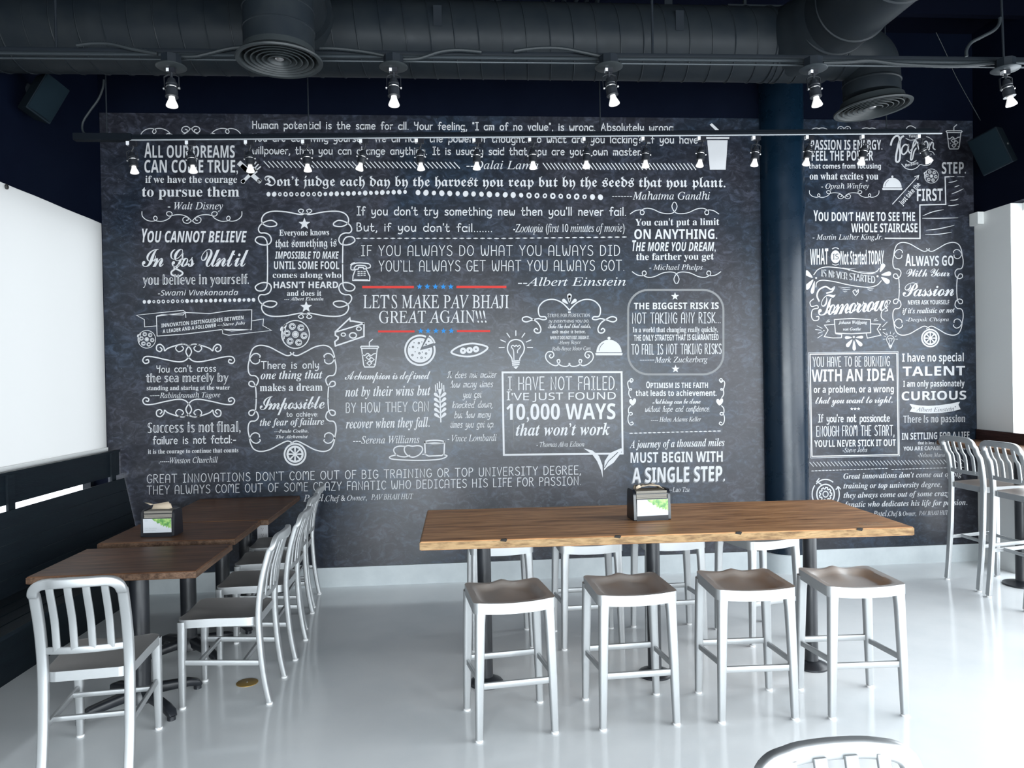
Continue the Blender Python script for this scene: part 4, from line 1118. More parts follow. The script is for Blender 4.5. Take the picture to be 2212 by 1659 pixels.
    def dashes(self, x0, x1, y0, y1, n, ln, w):
        for i in range(n):
            k = i / (n - 1); x = x0 + (x1 - ln - x0) * k; y = y0 + (y1 - y0) * k
            self.line([(x, y), (x + ln * .5, y), (x + ln, y)], w, taper=True)
        return self
    def hatch(self, x0, x1, y0, y1, n, dx, dy, w):
        for i in range(n):
            k = i / (n - 1); x = x0 + (x1 - dx - x0) * k; y = y0 + (y1 - y0) * k
            self.line([(x, y), (x + dx, y + dy)], w)
        return self
    def beads(self, x0, x1, y0, y1, n, r, hollow, sag=0):
        for i in range(n):
            k = i / (n - 1); x = x0 + (x1 - x0) * k; y = y0 + (y1 - y0) * k + sag * math.sin(PI * k * 1.3)
            q = r * (.92 + .12 * math.sin(i * 2.3)); self.disc(x, y, q * .95, q * 1.08, rot=.4 * math.sin(i * 1.3), n=14)
            if i in hollow: self.disc(x, y, q * .42, q * .5, m=1, layer=1, n=10)
        return self
    def done(self):
        if not self.v: return
        b = MB(); b.v = self.v; b.f = self.f; b.m = self.m
        me = bpy.data.meshes.new(self.name)
        me.from_pydata([tuple(p) for p in self.v], [], self.f)
        for k in self.MATS: me.materials.append(M[k])
        me.polygons.foreach_set('material_index', self.m)
        # all print faces the room
        bm = bmesh.new(); bm.from_mesh(me)
        flip = [f for f in bm.faces if f.normal.y > 0]
        bmesh.ops.reverse_faces(bm, faces=flip); bm.to_mesh(me); bm.free()
        o = link(bpy.data.objects.new(self.name, me)); o.parent = self.owner
        o.matrix_parent_inverse = Matrix.Translation(-self.owner.location)
        if self.label: o['label'] = self.label
        return o

def Q(tile, owner=None, name='quote', label=None): return Art(name, owner or mural, tile, label)
R_ = mural2
# ---- drawings used more than once
def thali(a, cx, cy, r):
    a.arc(cx, cy, r, r, 0, 360, r * .07, n=40)
    for k in range(7):
        x, y = (cx, cy) if k == 6 else (cx + r * .62 * math.cos(PI / 3 * k + .15), cy + r * .62 * math.sin(PI / 3 * k + .15))
        a.arc(x, y, r * .22, r * .22, 0, 360, r * .05, n=16); a.arc(x, y, r * .13, r * .13, 20, 330 if k < 6 else 360, r * .07, n=12)
        if k == 6: a.disc(x, y, r * .12)
    a.disc(cx - r * .98, cy - r * .40, r * .11, r * .18, rot=.3); a.disc(cx - r * .74, cy - r * .60, r * .10, r * .17, rot=.3)
    a.line([(cx - r * .93, cy - r * .25), (cx - r * .86, cy + r * .45)], r * .06); a.line([(cx - r * .72, cy - r * .45), (cx - r * .80, cy + r * .3)], r * .06)
    return a
def iced_cup(a, x, y, k):
    """x, y: middle of the lid; k: unit"""
    P = lambda pts: [(x + px * k, y + py * k) for px, py in pts]
    w = 8 * k
    a.line(P([(-2, -2), (-2, -36), (22, -56)]), w * .9)
    a.line(P([(-66, 0), (-60, -6), (60, -6), (66, 0), (60, 9), (-60, 9)]), w, closed=True)
    a.line(P([(-58, 12), (-44, 130), (-36, 146), (32, 146), (42, 130), (56, 12)]), w)
    a.line(P([(-52, 54), (-36, 62), (-14, 46), (10, 62), (30, 50), (52, 46)]), w * .9, smooth=5)
    for dx, dy in ((-8, 76), (16, 92), (-2, 118)):
        a.line(P([(dx - 17, dy), (dx, dy - 16), (dx + 17, dy), (dx, dy + 16)]), w * .8, closed=True)
    a.disc(x - 30 * k, y + 98 * k, 4 * k, n=8); a.disc(x + 34 * k, y + 126 * k, 5 * k, n=8); return a
def cloche(a, cx, yb, w, h):
    pts = [(cx + w * .46 * math.cos(PI * i / 20), yb - h * .16 - h * .66 * math.sin(PI * i / 20)) for i in range(21)]
    a.poly(pts); a.disc(cx, yb - h * .90, w * .055, n=14); a.poly([(cx - w / 2, yb - h * .12), (cx + w / 2, yb - h * .12), (cx + w * .48, yb), (cx - w * .48, yb)])
    a.line([(cx + w * .36 * math.cos(PI * (.97 - .3 * i / 8)), yb - h * .2 - h * .52 * math.sin(PI * (.97 - .3 * i / 8))) for i in range(9)], w * .02, m=1, layer=1); return a
def bulb_art(a, cx, cy, k):
    P = lambda pts: [(cx + px * k, cy + py * k) for px, py in pts]
    w = 9 * k
    a.line(P([(-28, 96), (-32, 76), (-58, 32), (-62, -8), (-42, -46), (0, -60), (42, -46), (62, -8), (58, 32), (32, 76), (28, 96)]), w, smooth=5)
    a.line(P([(-14, 92), (-18, 20), (-34, -4), (-22, -18), (-8, -8), (2, -18), (14, -8), (26, -18), (34, -4), (14, 20), (12, 40)]), w * .75, smooth=4)
    for i, y in enumerate((102, 116, 130)): a.line(P([(-28 + i * 2, y), (28 - i * 2, y - 4)]), w * 1.1)
    a.poly(P([(-20, 142), (20, 138), (4, 158), (-4, 158)]))
    for d in (0, 32, 64, 92, -32, -64, -92):
        r = math.radians(d); a.line(P([(86 * math.sin(r), -4 - 86 * math.cos(r)), (126 * math.sin(r), -4 - 122 * math.cos(r))]), w * .8)
    return a
def citrus(a, cx, cy, r):
    a.disc(cx, cy, r, n=40); a.arc(cx, cy, r * .80, r * .80, 0, 360, r * .09, m=1, layer=1, n=40)
    for k in range(8):
        t = PI / 4 * k + PI / 8; s = .26
        a.poly([(cx + r * .14 * math.cos(t), cy + r * .14 * math.sin(t)), (cx + r * .58 * math.cos(t - s), cy + r * .58 * math.sin(t - s)), (cx + r * .58 * math.cos(t + s), cy + r * .58 * math.sin(t + s))], 1, 1)
    return a
def scroll_frame(a, cx, cy, hw, hh, w, gap=0):
    """loose scroll frame: scalloped sides with heart-shaped curls at the corners"""
    S = lambda pts: [(cx + (x - 1213) / 330 * hw, cy + (y - 693) / 395 * hh) for x, y in pts]
    a.four(S([(1200, 350), (1206, 366), (1172, 373), (1112, 345), (1042, 309), (975, 297), (927, 315), (902, 360), (893, 410), (885, 450), (888, 496), (905, 521), (940, 526), (961, 553), (950, 590), (921, 606), (893, 594), (895, 570), (920, 568), (938, 600), (944, 650), (945, 693)]), cx, cy, w)
    a.four(S([(894, 392), (912, 424), (940, 436), (966, 424), (970, 404)]), cx, cy, w * .9); a.four(S([(898, 396), (920, 366), (950, 358), (974, 374), (972, 386)]), cx, cy, w * .9); return a
def flourish(a, cx, y, k, w, up=1):
    P = lambda pts: [(cx + px * k, y + py * k * up) for px, py in pts]
    a.both(P([(-373, -12), (-370, 22), (-340, 50), (-300, 60), (-266, 52), (-260, 34), (-274, 22), (-286, 36), (-270, 56), (-220, 60), (-172, 40), (-148, 8), (-160, -10), (-184, -8), (-188, 8), (-170, 22), (-120, 12), (-70, 14), (-30, 30), (-4, 58)]), cx, w)
    a.both(P([(-4, 58), (-30, 76), (-60, 68), (-68, 44), (-50, 28), (-30, 34), (-28, 50), (-42, 54)]), cx, w); return a
def petal(a, x0, y0, x1, y1, wd, m=0):
    d = Vector((x1 - x0, y1 - y0)); n = Vector((-d.y, d.x)).normalized() * wd
    a.poly([(x0, y0), (x0 + d.x * .45 + n.x * .8, y0 + d.y * .45 + n.y * .8), (x0 + d.x * .85 + n.x, y0 + d.y * .85 + n.y), (x1, y1), (x0 + d.x * .85 - n.x, y0 + d.y * .85 - n.y), (x0 + d.x * .45 - n.x * .8, y0 + d.y * .45 - n.y * .8)], m, smooth=4); return a

# ---- top of the left mural
a = Q('P')
a.text('Human potential is the same for all. Your feeling, "I am of no value", is wrong. Absolutely wrong.', 'hand', 546, 1457.5, 277.5, 283.5, 16)
a.text('You are deceiving yourself. We all have the power of thought. So what are you lacking? If you have', 'hand', 546, 1507, 305, 309.5, 16)
a.text('willpower, then you can change anything. It is usually said that you are your own master.', 'hand', 546, 1387, 332.5, 335.5, 16)
a.t('C').text('--Dalai Lama', 'ital', 925, 1462, 432, 434, 62); a.done()
a = Q('P', name='hatched_border'); a.hatch(570, 993, 348.5, 350.5, 44, 12, 13, 2); a.hatch(1173, 1503, 352.5, 353.5, 40, 9.5, 13, 2); a.done()
a = Q('P'); a.text("Don’t judge each day by the harvest you reap but by the seeds that you plant.", 'frak', 571.5, 1567, 401.5, 404.5, 22.5)
a.t('E').dashes(838, 985, 637, 637, 7, 15, 6); a.text('Mahatma Gandhi', 'ital', 990, 1568, 660, 660, 56); a.done()
a = Q('P', name='bead_border'); a.beads(580, 875, 419.5, 415.5, 25, 5, range(2, 10), 1.2); a.beads(903, 1297, 416, 426, 24, 6, range(14, 22)); a.done()
a = Q('P', name='knife_and_fork_drawing')
a.line([(523, 359), (561, 392)], 9); a.line([(518, 353), (537, 370)], 11); a.line([(524, 393), (552, 366)], 7)
for d in (-5, 0, 5): a.line([(548 + d * .7, 366 + d * .7), (558 + d, 355 + d)], 2.6)
a.line([(544, 362), (552, 372)], 8); a.disc(525, 392, 5); a.disc(560, 391, 5); a.done()
# ---- left column
a = Q('A')
a.text('ALL OUR DREAMS', 'sb', 110, 785, 348, 348, 92, big=True); a.text('CAN COME TRUE,', 'sb', 110, 808, 459, 459, 94)
a.text('if we have the courage', 'bold', 117, 802, 535, 535, 52); a.text('to pursue them', 'bold', 92, 818, 638, 638, 74); a.text('- Walt Disney', 'ital', 285, 697, 733, 733, 53); a.done()
a = Q('A', name='flourish'); flourish(a, 465, 762, 1, 6); flourish(a, 457, 190, 1, 6, -1); a.done()
a = Q('A')
a.text('YOU CANNOT BELIEVE', 'sbi', 92, 875, 980, 980, 84, big=True); a.text('In Gos Until', 'script', 92, 888, 1162, 1160, 132)
a.line([(330, 1170), (395, 1205), (370, 1232), (320, 1225), (312, 1200), (350, 1170), (390, 1120), (395, 1060)], 12, smooth=6)
a.text('you believe in yourself.', 'dbl', 98, 890, 1296, 1290, 70); a.text('-Swami Vivekananda', 'si', 212, 810, 1377, 1374, 40); a.done()
a = Q('A', name='bead_border'); a.beads(110, 925, 1424, 1409, 24, 14, range(2, 9)); a.done()
# ---- scroll-framed quote with two stars
a = Q('A', name='scroll_frame')
a.four([(1303, 764), (1285, 772), (1240, 766), (1165, 752), (1070, 748), (1012, 766), (986, 805), (996, 842), (1040, 862), (1090, 856), (1096, 836), (1060, 816), (1012, 826), (975, 852), (962, 884), (976, 908), (1012, 910), (1044, 926), (1058, 960), (1044, 990), (1006, 1000), (964, 990), (938, 966), (956, 940), (998, 940), (1022, 966), (1028, 1010), (1030, 1140)], 1310, 1140, 9)
a.four([(1310, 768), (1280, 762), (1260, 746), (1276, 732), (1298, 740), (1290, 756)], 1310, 1140, 7); a.done()
a = Q('A'); a.star(1305, 842, 46); a.star(1318, 1462, 46)
a.text('Everyone knows', 'bold', 1117, 1490, 930, 926, 44); a.text('that something is', 'frak', 1088, 1545, 1017, 1012, 64); a.text('IMPOSSIBLE TO MAKE', 'sbi', 1085, 1562, 1102, 1102, 54)
a.text('UNTIL SOME FOOL', 'sb', 1078, 1565, 1180, 1180, 58); a.text('comes along who', 'bold', 1068, 1580, 1245, 1245, 44); a.text("HASN'T HEARD", 'sb', 1075, 1557, 1322, 1321, 48)
a.text('and does it', 'bold', 1175, 1432, 1378, 1378, 38); a.text('--- Albert Einstein', 'bital', 1155, 1447, 1414, 1414, 24); a.done()
# ---- ribbon and thali
a = Q('B', name='ribbon_banner')
a.line([(205, 228), (200, 80), (420, 52), (600, 60), (760, 36), (912, 32), (908, 180), (700, 178), (420, 212), (205, 228)], 6)
a.line([(205, 76), (240, 68), (400, 70), (418, 50), (400, 36), (240, 52), (50, 72), (110, 105), (112, 160), (200, 152)], 5); a.line([(418, 50), (420, 90)], 5)
a.line([(910, 115), (1000, 100), (995, 150), (1060, 186), (860, 208), (740, 222), (695, 210), (692, 178), (760, 190), (900, 180)], 5)
a.text('INNOVATION DISTINGUISHES BETWEEN', 'sb', 237, 850, 164, 103, 28); a.text('A LEADER AND A FOLLOWER', 'sb', 247, 647, 207, 160, 27); a.text('---Steve Jobs', 'bital', 656, 862, 156, 140, 23); a.done()
thali(Q('B', name='thali_drawing'), 128, 252, 66).done(); thali(Q('B', name='thali_drawing'), 1238, 216, 104).done()
# ---- the sea quote between two ornaments
for yy, up in ((390, 1), (730, -1)):
    a = Q('B', name='ornament'); cx = 441
    P = lambda pts: [(cx + (x - 441), yy + (y - 390) * up) for x, y in pts]
    a.both(P([(440, 388), (412, 412), (360, 420), (260, 402), (180, 384), (118, 382), (98, 410), (116, 432), (142, 424), (138, 404), (122, 408)]), cx, 9)
    a.both(P([(440, 388), (462, 345), (440, 305), (400, 288), (340, 300), (285, 320), (262, 338), (255, 312), (230, 290), (204, 300), (202, 330), (226, 344), (242, 328), (228, 312)]), cx, 9)
    a.both(P([(440, 300), (400, 286), (360, 296), (344, 320), (364, 344), (392, 336), (402, 318), (390, 304)]), cx, 8); a.done()
a = Q('B'); a.text("You can't cross", 'hand', 203, 643, 499, 492, 50); a.text('the sea merely by', 'dbl', 122, 738, 573, 568, 62); a.text('standing and staring at the water', 'bold', 128, 748, 632, 627, 32)
a.dashes(152, 222, 674, 672, 4, 15, 5); a.text('Rabindranath Tagore', 'ital', 224, 677, 690, 684, 38); a.done()
a = Q('B'); a.text('Success is not final,', 'dbl', 135, 828, 950, 942, 74); a.text('failure is not fatal:-', 'hand', 175, 792, 1035, 1026, 58); a.text('it is the courage to continue that counts', 'bold', 137, 812, 1107, 1095, 32)
a.text('.-----', 'si', 218, 296, 1179, 1178, 40); a.text('Winston Churchill', 'ital', 298, 658, 1178, 1172, 42); a.done()
# ---- framed dream quote
a = Q('B', name='scroll_frame'); scroll_frame(a, 1213, 693, 330, 395, 9); a.done()
a = Q('B'); a.text('There is only', 'hand', 983, 1410, 472, 468, 54); a.text('one thing that', 'bital', 978, 1440, 550, 544, 60); a.text('makes a dream', 'bold', 972, 1440, 640, 636, 56); a.text('Impossible', 'script', 972, 1455, 778, 768, 98)
a.text('to achieve:', 'hand', 1172, 1405, 829, 826, 34); a.text('the fear of failure', 'bital', 972, 1452, 898, 890, 52); a.text('---Paulo Coelho,', 'bital', 1080, 1335, 950, 948, 24); a.text('The Alchemist', 'bital', 1092, 1330, 992, 990, 23); a.done()
citrus(Q('B', name='orange_slice_drawing'), 1235, 1110, 85).done()
# ---- middle column
a = Q('C'); a.text("If you don't try something new then you'll never fail.", 'hand', 108, 2112, 776, 780, 62); a.text("But, if you don't fail.......", 'hand', 108, 1112, 895, 901, 60)
a.text('-Zootopia (first 10 minutes of movie)', 'ital', 1275, 2105, 904, 900, 60); a.dashes(103, 1112, 950, 950, 20, 30, 10); a.dashes(1135, 2118, 951, 940, 19, 30, 10); a.done()
a = Q('C'); a.text('IF YOU ALWAYS DO WHAT YOU ALWAYS DID', 'thin', 140, 2068, 1080, 1078, 76); a.text('YOU`LL ALWAYS GET WHAT YOU ALWAYS GOT.', 'thin', 272, 2100, 1195, 1191, 78); a.text('--Albert Einstein', 'ital', 1310, 2115, 1306, 1303, 62); a.done()
a = Q('C', name='telephone_drawing')
a.line([(62, 1178), (66, 1150), (100, 1135), (150, 1134), (200, 1142), (206, 1166), (180, 1172), (168, 1156), (110, 1152), (90, 1168), (84, 1186), (64, 1184)], 8, smooth=4)
a.line([(96, 1182), (78, 1230), (76, 1264), (202, 1266), (204, 1236), (176, 1178), (158, 1178), (154, 1168), (120, 1166), (116, 1180)], 8, closed=True); a.line([(58, 1148), (72, 1136), (90, 1130)], 6); a.line([(88, 1256), (190, 1258)], 5)
for i in range(3):
    for j in range(3): a.line([(114 + 22 * j, 1198 + 14 * i), (126 + 22 * j, 1198 + 14 * i)], 7)
a.done()
a = Q('C', label='slogan in tall capitals between red bars and blue stars')
for x0, x1, y, w in ((152, 528, 1314, 17), (855, 1218, 1313, 17), (270, 533, 1645, 15), (858, 1097, 1642, 15)): a.line([(x0, y), (x1, y)], w, m=2)
for x in (575, 632, 693, 752, 808): a.star(x, 1311, 23, 3)
for x in (583, 638, 697, 754, 812): a.star(x, 1641, 23, 3)
a.text("LET'S MAKE PAV BHAJI", 'roman', 155, 1240, 1472, 1472, 98); a.text('GREAT AGAIN!!!', 'roman', 272, 1075, 1583, 1578, 90); a.done()
a = Q('D', name='cheese_drawing')
a.line([(84, 302), (80, 270), (104, 250), (106, 236), (84, 222), (84, 196), (192, 94), (196, 116), (216, 116), (298, 132), (298, 230), (84, 302)], 11); a.line([(86, 198), (298, 134)], 10)
a.arc(144, 217, 16, 12, 0, 360, 8); a.arc(216, 223, 26, 20, 0, 360, 9); a.arc(260, 173, 18, 14, 0, 360, 8); a.done()
iced_cup(Q('D', name='iced_drink_drawing'), 340, 310, 1.02).done()
a = Q('D', name='pizza_drawing'); cx, cy = 716, 334
a.arc(cx, cy, 110, 110, -15, 292, 14, n=60); a.poly([(cx, cy)] + [(cx + 92 * math.cos(math.radians(t)), cy + 92 * math.sin(math.radians(t))) for t in range(-14, 301, 7)])
for x, y, r in ((640, 312, 4), (664, 310, 9), (708, 281, 9), (672, 278, 4), (730, 272, 4), (700, 316, 4), (660, 370, 9), (712, 356, 9), (728, 390, 9), (762, 358, 9), (734, 348, 4), (756, 390, 4), (784, 332, 4), (680, 345, 4), (698, 390, 4)):
    a.disc(x, y, r, m=1, layer=1, n=12)
    if r > 6: a.disc(x, y, 3, layer=2, n=8)
px, py = 738, 306
a.poly([(px, py), (776, 238), (800, 250), (818, 280)]); a.arc(px, py, 92, 92, -58, -18, 12, n=10); a.disc(782, 268, 6, m=1, layer=1, n=10); a.disc(762, 290, 6, m=1, layer=1, n=10); a.done()
a = Q('D', name='pea_pod_drawing')
a.line([(950, 348), (1010, 304), (1090, 284), (1160, 290), (1222, 314), (1170, 358), (1090, 380), (1010, 374)], 13, smooth=4, closed=True)
for x, y in ((1038, 338), (1086, 333), (1134, 326)): a.disc(x, y, 24); a.disc(x, y, 6, m=1, layer=1, n=10)
a.done()
bulb_art(Q('D', name='light_bulb_drawing'), 1432, 314, 1.0).done()
# ---- small ornate quote
a = Q('D', name='ornate_frame')
a.both([(1838, 52), (1820, 20), (1770, -25), (1710, -46), (1650, -36), (1610, 0), (1600, 40), (1612, 80), (1650, 84), (1660, 100), (1635, 106), (1600, 98), (1560, 106), (1510, 122), (1482, 110), (1486, 90), (1520, 84), (1560, 104), (1596, 130), (1618, 170), (1612, 200), (1585, 204), (1568, 186), (1582, 170), (1594, 180)], 1832, 9)
petal(a, 1832, -20, 1832, -90, 16); petal(a, 1822, -12, 1780, -46, 12); petal(a, 1842, -12, 1884, -46, 12); petal(a, 1832, -26, 1832, -80, 9, 1)
a.both([(1836, 432), (1818, 452), (1780, 452), (1752, 436), (1740, 410), (1756, 404), (1760, 420), (1738, 448), (1700, 440), (1664, 410), (1654, 376), (1670, 348), (1704, 346), (1716, 372), (1696, 392), (1682, 376), (1694, 366)], 1832, 8); a.done()
a = Q('D'); a.text('STRIVE FOR PERFECTION', 'roman', 1670, 1985, 87, 84, 24, big=True); a.text('IN EVERYTHING YOU DO.', 'si', 1675, 1980, 129, 126, 20); a.text('Take the best that exists,', 'script', 1672, 1990, 170, 166, 34)
a.text('and make it better.', 'frak', 1702, 1952, 208, 207, 27); a.text('WHEN IT DOES NOT EXIST, DESIGN IT.', 'sb', 1688, 1980, 252, 250, 24); a.text('-Henry Royce', 'ital', 1752, 1915, 290, 286, 26); a.text('Rolls-Royce Motor Cars', 'ital', 1702, 1990, 336, 333, 28); a.done()
cloche(Q('F', name='serving_dome_drawing'), 814, 510, 205, 142).done()
# ---- lower middle
a = Q('D'); a.text('A champion is defined', 'script', 155, 795, 553, 548, 62); a.text('not by their wins but', 'bital', 158, 795, 680, 669, 72); a.text('BY HOW THEY CAN', 'thin', 165, 778, 800, 789, 72); a.text('recover when they fall.', 'bital', 163, 788, 918, 906, 72)
a.text('---Serena Williams', 'ital', 217, 712, 1032, 1026, 55); a.done()
a = Q('D', name='wheat_ear_drawing')
a.line([(864, 660), (872, 870)], 9); petal(a, 864, 672, 866, 620, 12)
for i in range(5):
    y = 680 + 38 * i; petal(a, 862 + i, y + 8, 822 + i * .6, y - 26, 11); petal(a, 868 + i, y + 8, 910, y - 30, 11)
for x, y0, y1 in ((832, 592, 640), (846, 582, 626), (861, 570, 612), (878, 582, 624), (893, 596, 640)): a.line([(x, y0), (x + 2, y1)], 8)
a.done()
a = Q('D')
for s, x0, x1, y0, y1 in (('It does not matter', 920, 1290, 542, 538), ('how many times', 943, 1262, 612, 608), ('you get', 1035, 1178, 690, 686), ('knocked down,', 958, 1255, 765, 760), ('but how many', 973, 1245, 840, 836), ('times you get up.', 943, 1267, 912, 908)):
    a.text(s, 'scriptline', x0, x1, y0, y1, 50)
a.text('- Vince Lombardi', 'ital', 922, 1288, 1015, 1010, 48); a.done()
a = Q('D', name='tea_tray_drawing')
a.line([(752, 1016), (756, 1112), (780, 1124), (880, 1120), (896, 1106), (900, 1014)], 10); a.arc(826, 1020, 74, 14, 0, 360, 9, n=30); a.disc(826, 1030, 60, 8)
a.line([(610, 1052), (560, 1050), (526, 1064), (522, 1090), (548, 1120), (600, 1130), (640, 1120)], 9, smooth=4); a.line([(604, 1056), (600, 1084), (620, 1116), (660, 1132), (705, 1118), (734, 1084), (730, 1056), (700, 1046), (660, 1050), (626, 1046)], 9, smooth=4, closed=True)
a.line([(735, 1112), (756, 1108)], 8); a.line([(540, 1114), (490, 1130), (520, 1148), (700, 1156), (860, 1148), (918, 1124), (890, 1112)], 9, smooth=5); a.done()
# ---- boxed quote
a = Q('F', name='box_frame'); a.line([(19, 637), (908, 635), (916, 1243), (29, 1253)], 14, closed=True); a.done()
a = Q('F'); a.text('I HAVE NOT FAILED.', 'thin', 62, 872, 768, 765, 96); a.text("I'VE JUST FOUND", 'sans', 50, 865, 846, 838, 54, big=True); a.text('10,000 WAYS', 'sb', 48, 862, 991, 987, 118); a.text('that won’t work', 'bital', 118, 820, 1110, 1104, 88)
a.text('- Thomas Alva Edison', 'ital', 273, 630, 1194, 1190, 36); a.done()
a = Q('F', name='leaf_sprout_drawing')
a.poly([(625, 1205), (690, 1220), (740, 1262), (765, 1330), (768, 1425), (755, 1370), (725, 1300), (690, 1250)], 0, 2); a.poly([(776, 1370), (782, 1300), (820, 1240), (905, 1203), (915, 1215), (895, 1250), (850, 1310), (800, 1345)], 0, 2)
a.line([(780, 1350), (810, 1300), (880, 1235)], 6, m=1, layer=3); a.done()
a = Q('P'); a.text("GREAT INNOVATIONS DON`T COME OUT OF BIG TRAINING OR TOP UNIVERSITY DEGREE,", 'thin', 318, 1254, 1043.5, 1024, 18); a.text('THEY ALWAYS COME OUT OF SOME CRAZY FANATIC WHO DEDICATES HIS LIFE FOR PASSION.', 'thin', 317.5, 1254, 1068, 1047.5, 18)
a.t('B'); a.text('Patel', 'ital', 1297, 1448, 1464, 1460, 50); a.text(',Chef & Owner,', 'ital', 1452, 1770, 1462, 1454, 42); a.text('PAV BHAJI HUT', 'ital', 1803, 2118, 1450, 1444, 40); a.done()
# ---- right column of the left mural
a = Q('E', name='flourish')
for y0, up in ((745, 1), (1222, -1)):
    P = lambda pts: [(1303 + (x - 1303) + (0 if up > 0 else 15), y0 + (y - 745) * up) for x, y in pts]
    a.both(P([(972, 768), (1010, 744), (1050, 738), (1076, 750), (1070, 772), (1050, 768), (1052, 744), (1090, 726), (1140, 732), (1200, 758), (1260, 766), (1300, 754), (1322, 715), (1312, 684), (1303, 680)]), P([(1303, 0)])[0][0], 6)
a.done()
a = Q('E'); a.text("You can't put a limit", 'bold', 1010, 1637, 855, 850, 50); a.text('ON ANYTHING.', 'sb', 1003, 1622, 955, 954, 72); a.text('THE MORE YOU DREAM,', 'sbi', 987, 1610, 1045, 1044, 66, big=True); a.text('the farther you get', 'bold', 1017, 1597, 1112, 1108, 50); a.text('- Michael Phelps', 'ital', 1115, 1513, 1185, 1183, 38); a.done()
a = Q('E', name='paper_cup_drawing'); a.poly([(1547, 217), (1700, 217), (1685, 437), (1567, 437)]); a.poly([(1535, 195), (1713, 195), (1711, 208), (1537, 208)]); a.poly([(1566, 102), (1582, 90), (1633, 138), (1630, 150), (1616, 150)]); a.done()
a = Q('F', name='rounded_frame', label='grey rounded outline round the quote about risk'); pts = []
x0, y0, x1, y1, r = 957, 22, 1668, 652, 150
for cx, cy, a0 in ((x1 - r, y0 + r, -90), (x1 - r, y1 - r, 0), (x0 + r, y1 - r, 90), (x0 + r, y0 + r, 180)):
    pts += [(cx + r * math.cos(math.radians(a0 + 9 * k)), cy + r * math.sin(math.radians(a0 + 9 * k))) for k in range(11)]
a.line(pts, 15, m=4, closed=True); a.done()
a = Q('F'); a.star(1307, 70, 31); a.star(1311, 612, 31)
a.text('THE BIGGEST RISK IS', 'sb', 1000, 1633, 166, 163, 48); a.text('NOT TAKING ANY RISK...', 'thin', 990, 1645, 272, 268, 78); a.text('In a world that changing really quickly,', 'bold', 990, 1627, 338, 335, 38)
a.text('THE ONLY STRATEGY THAT IS GUARANTEED', 'sb', 1000, 1632, 402, 396, 44); a.text('TO FAIL IS NOT TAKING RISKS', 'thin', 982, 1652, 503, 498, 74); a.dashes(1045, 1152, 546, 545, 6, 15, 5); a.text('Mark Zuckerberg', 'ital', 1155, 1550, 565, 560, 42); a.done()
a = Q('F', name='curly_brackets')
a.both([(990, 700), (976, 702), (972, 690), (984, 684), (994, 696), (980, 712), (964, 700), (954, 716), (958, 745), (968, 768), (982, 768), (980, 758), (966, 766), (962, 800), (976, 826)], 1316, 7)
a.both([(978, 886), (962, 905), (960, 935), (972, 956), (988, 950), (984, 938), (968, 940), (956, 975), (960, 1010), (976, 1030), (994, 1022), (988, 1008), (976, 1014)], 1316, 7)
for cx in (990, 1640):
    a.poly([(cx, 885), (cx - 24, 860), (cx - 22, 840), (cx - 8, 836), (cx, 846), (cx + 10, 832), (cx + 24, 836), (cx + 24, 860)], smooth=3)
a.done()
a = Q('F'); a.text('OPTIMISM IS THE FAITH', 'sb', 1092, 1553, 755, 753, 40, big=True); a.text('that leads to achievement.', 'sb', 1013, 1617, 813, 812, 42); a.text('Nothing can be done', 'script', 1140, 1498, 873, 870, 40); a.text('without hope and confidence.', 'scriptline', 1085, 1565, 932, 928, 42)
a.dashes(1127, 1180, 996, 996, 4, 11, 4); a.text('Helen Adams Keller', 'ital', 1190, 1502, 1005, 1003, 34); a.dashes(968, 1648, 1092, 1075, 20, 24, 8); a.done()
a = Q('F'); a.text('A journey of a thousand miles', 'bital', 968, 1677, 1203, 1186, 56); a.text('MUST BEGIN WITH', 'sb', 975, 1663, 1313, 1304, 78)
a.text('A SINGLE STEP.', 'sb', 982, 1674, 1470, 1455, 112, m=4); a.text('A SINGLE STEP.', 'sb', 989, 1680, 1462, 1447, 112, layer=1); a.dashes(1225, 1285, 1516, 1516, 5, 11, 4); a.text('Lao Tzu', 'ital', 1288, 1415, 1530, 1528, 34); a.done()

# ---- right mural
a = Q('G', R_); a.text('PASSION IS ENERGY.', 'sb', 222, 890, 361, 360, 92); a.text('FEEL THE POWER', 'sb', 230, 805, 463, 460, 92); a.text('that comes from focusing', 'sb', 205, 877, 537, 536, 46); a.text('on what excites you', 'bold', 212, 852, 638, 638, 64); a.text('- Oprah Winfrey', 'ital', 320, 765, 724, 721, 48); a.done()
a = Q('G', R_, 'flourish'); flourish(a, 534, 752, .87, 5.5); flourish(a, 534, 210, .87, 5.5, -1); a.done()
a = Q('Y', R_, 'passion_emblem', 'big brush-script word with arcs around it')
a.line([(1240, 405), (1256, 350), (1290, 305), (1330, 300), (1345, 340), (1330, 400), (1306, 520), (1302, 590), (1322, 608), (1345, 580), (1352, 500), (1345, 400), (1362, 320), (1392, 300)], 22, smooth=6)
a.line([(1450, 410), (1410, 400), (1376, 440), (1372, 500), (1400, 515), (1440, 470), (1452, 405), (1450, 470), (1470, 500)], 17, smooth=5)
a.line([(1480, 470), (1530, 400), (1545, 360), (1520, 360), (1500, 430), (1480, 540), (1478, 580), (1498, 570), (1520, 480), (1560, 420), (1560, 370)], 16, smooth=5)
a.line([(1560, 400), (1585, 470), (1610, 440), (1612, 390), (1612, 450), (1630, 460)], 15, smooth=5)
a.line([(1612, 362), (1618, 356)], 14); a.arc(1660, 405, 24, 44, 0, 360, 15, n=20); a.line([(1700, 450), (1702, 370), (1704, 420), (1730, 372), (1748, 390), (1746, 440), (1770, 460)], 15, smooth=5)
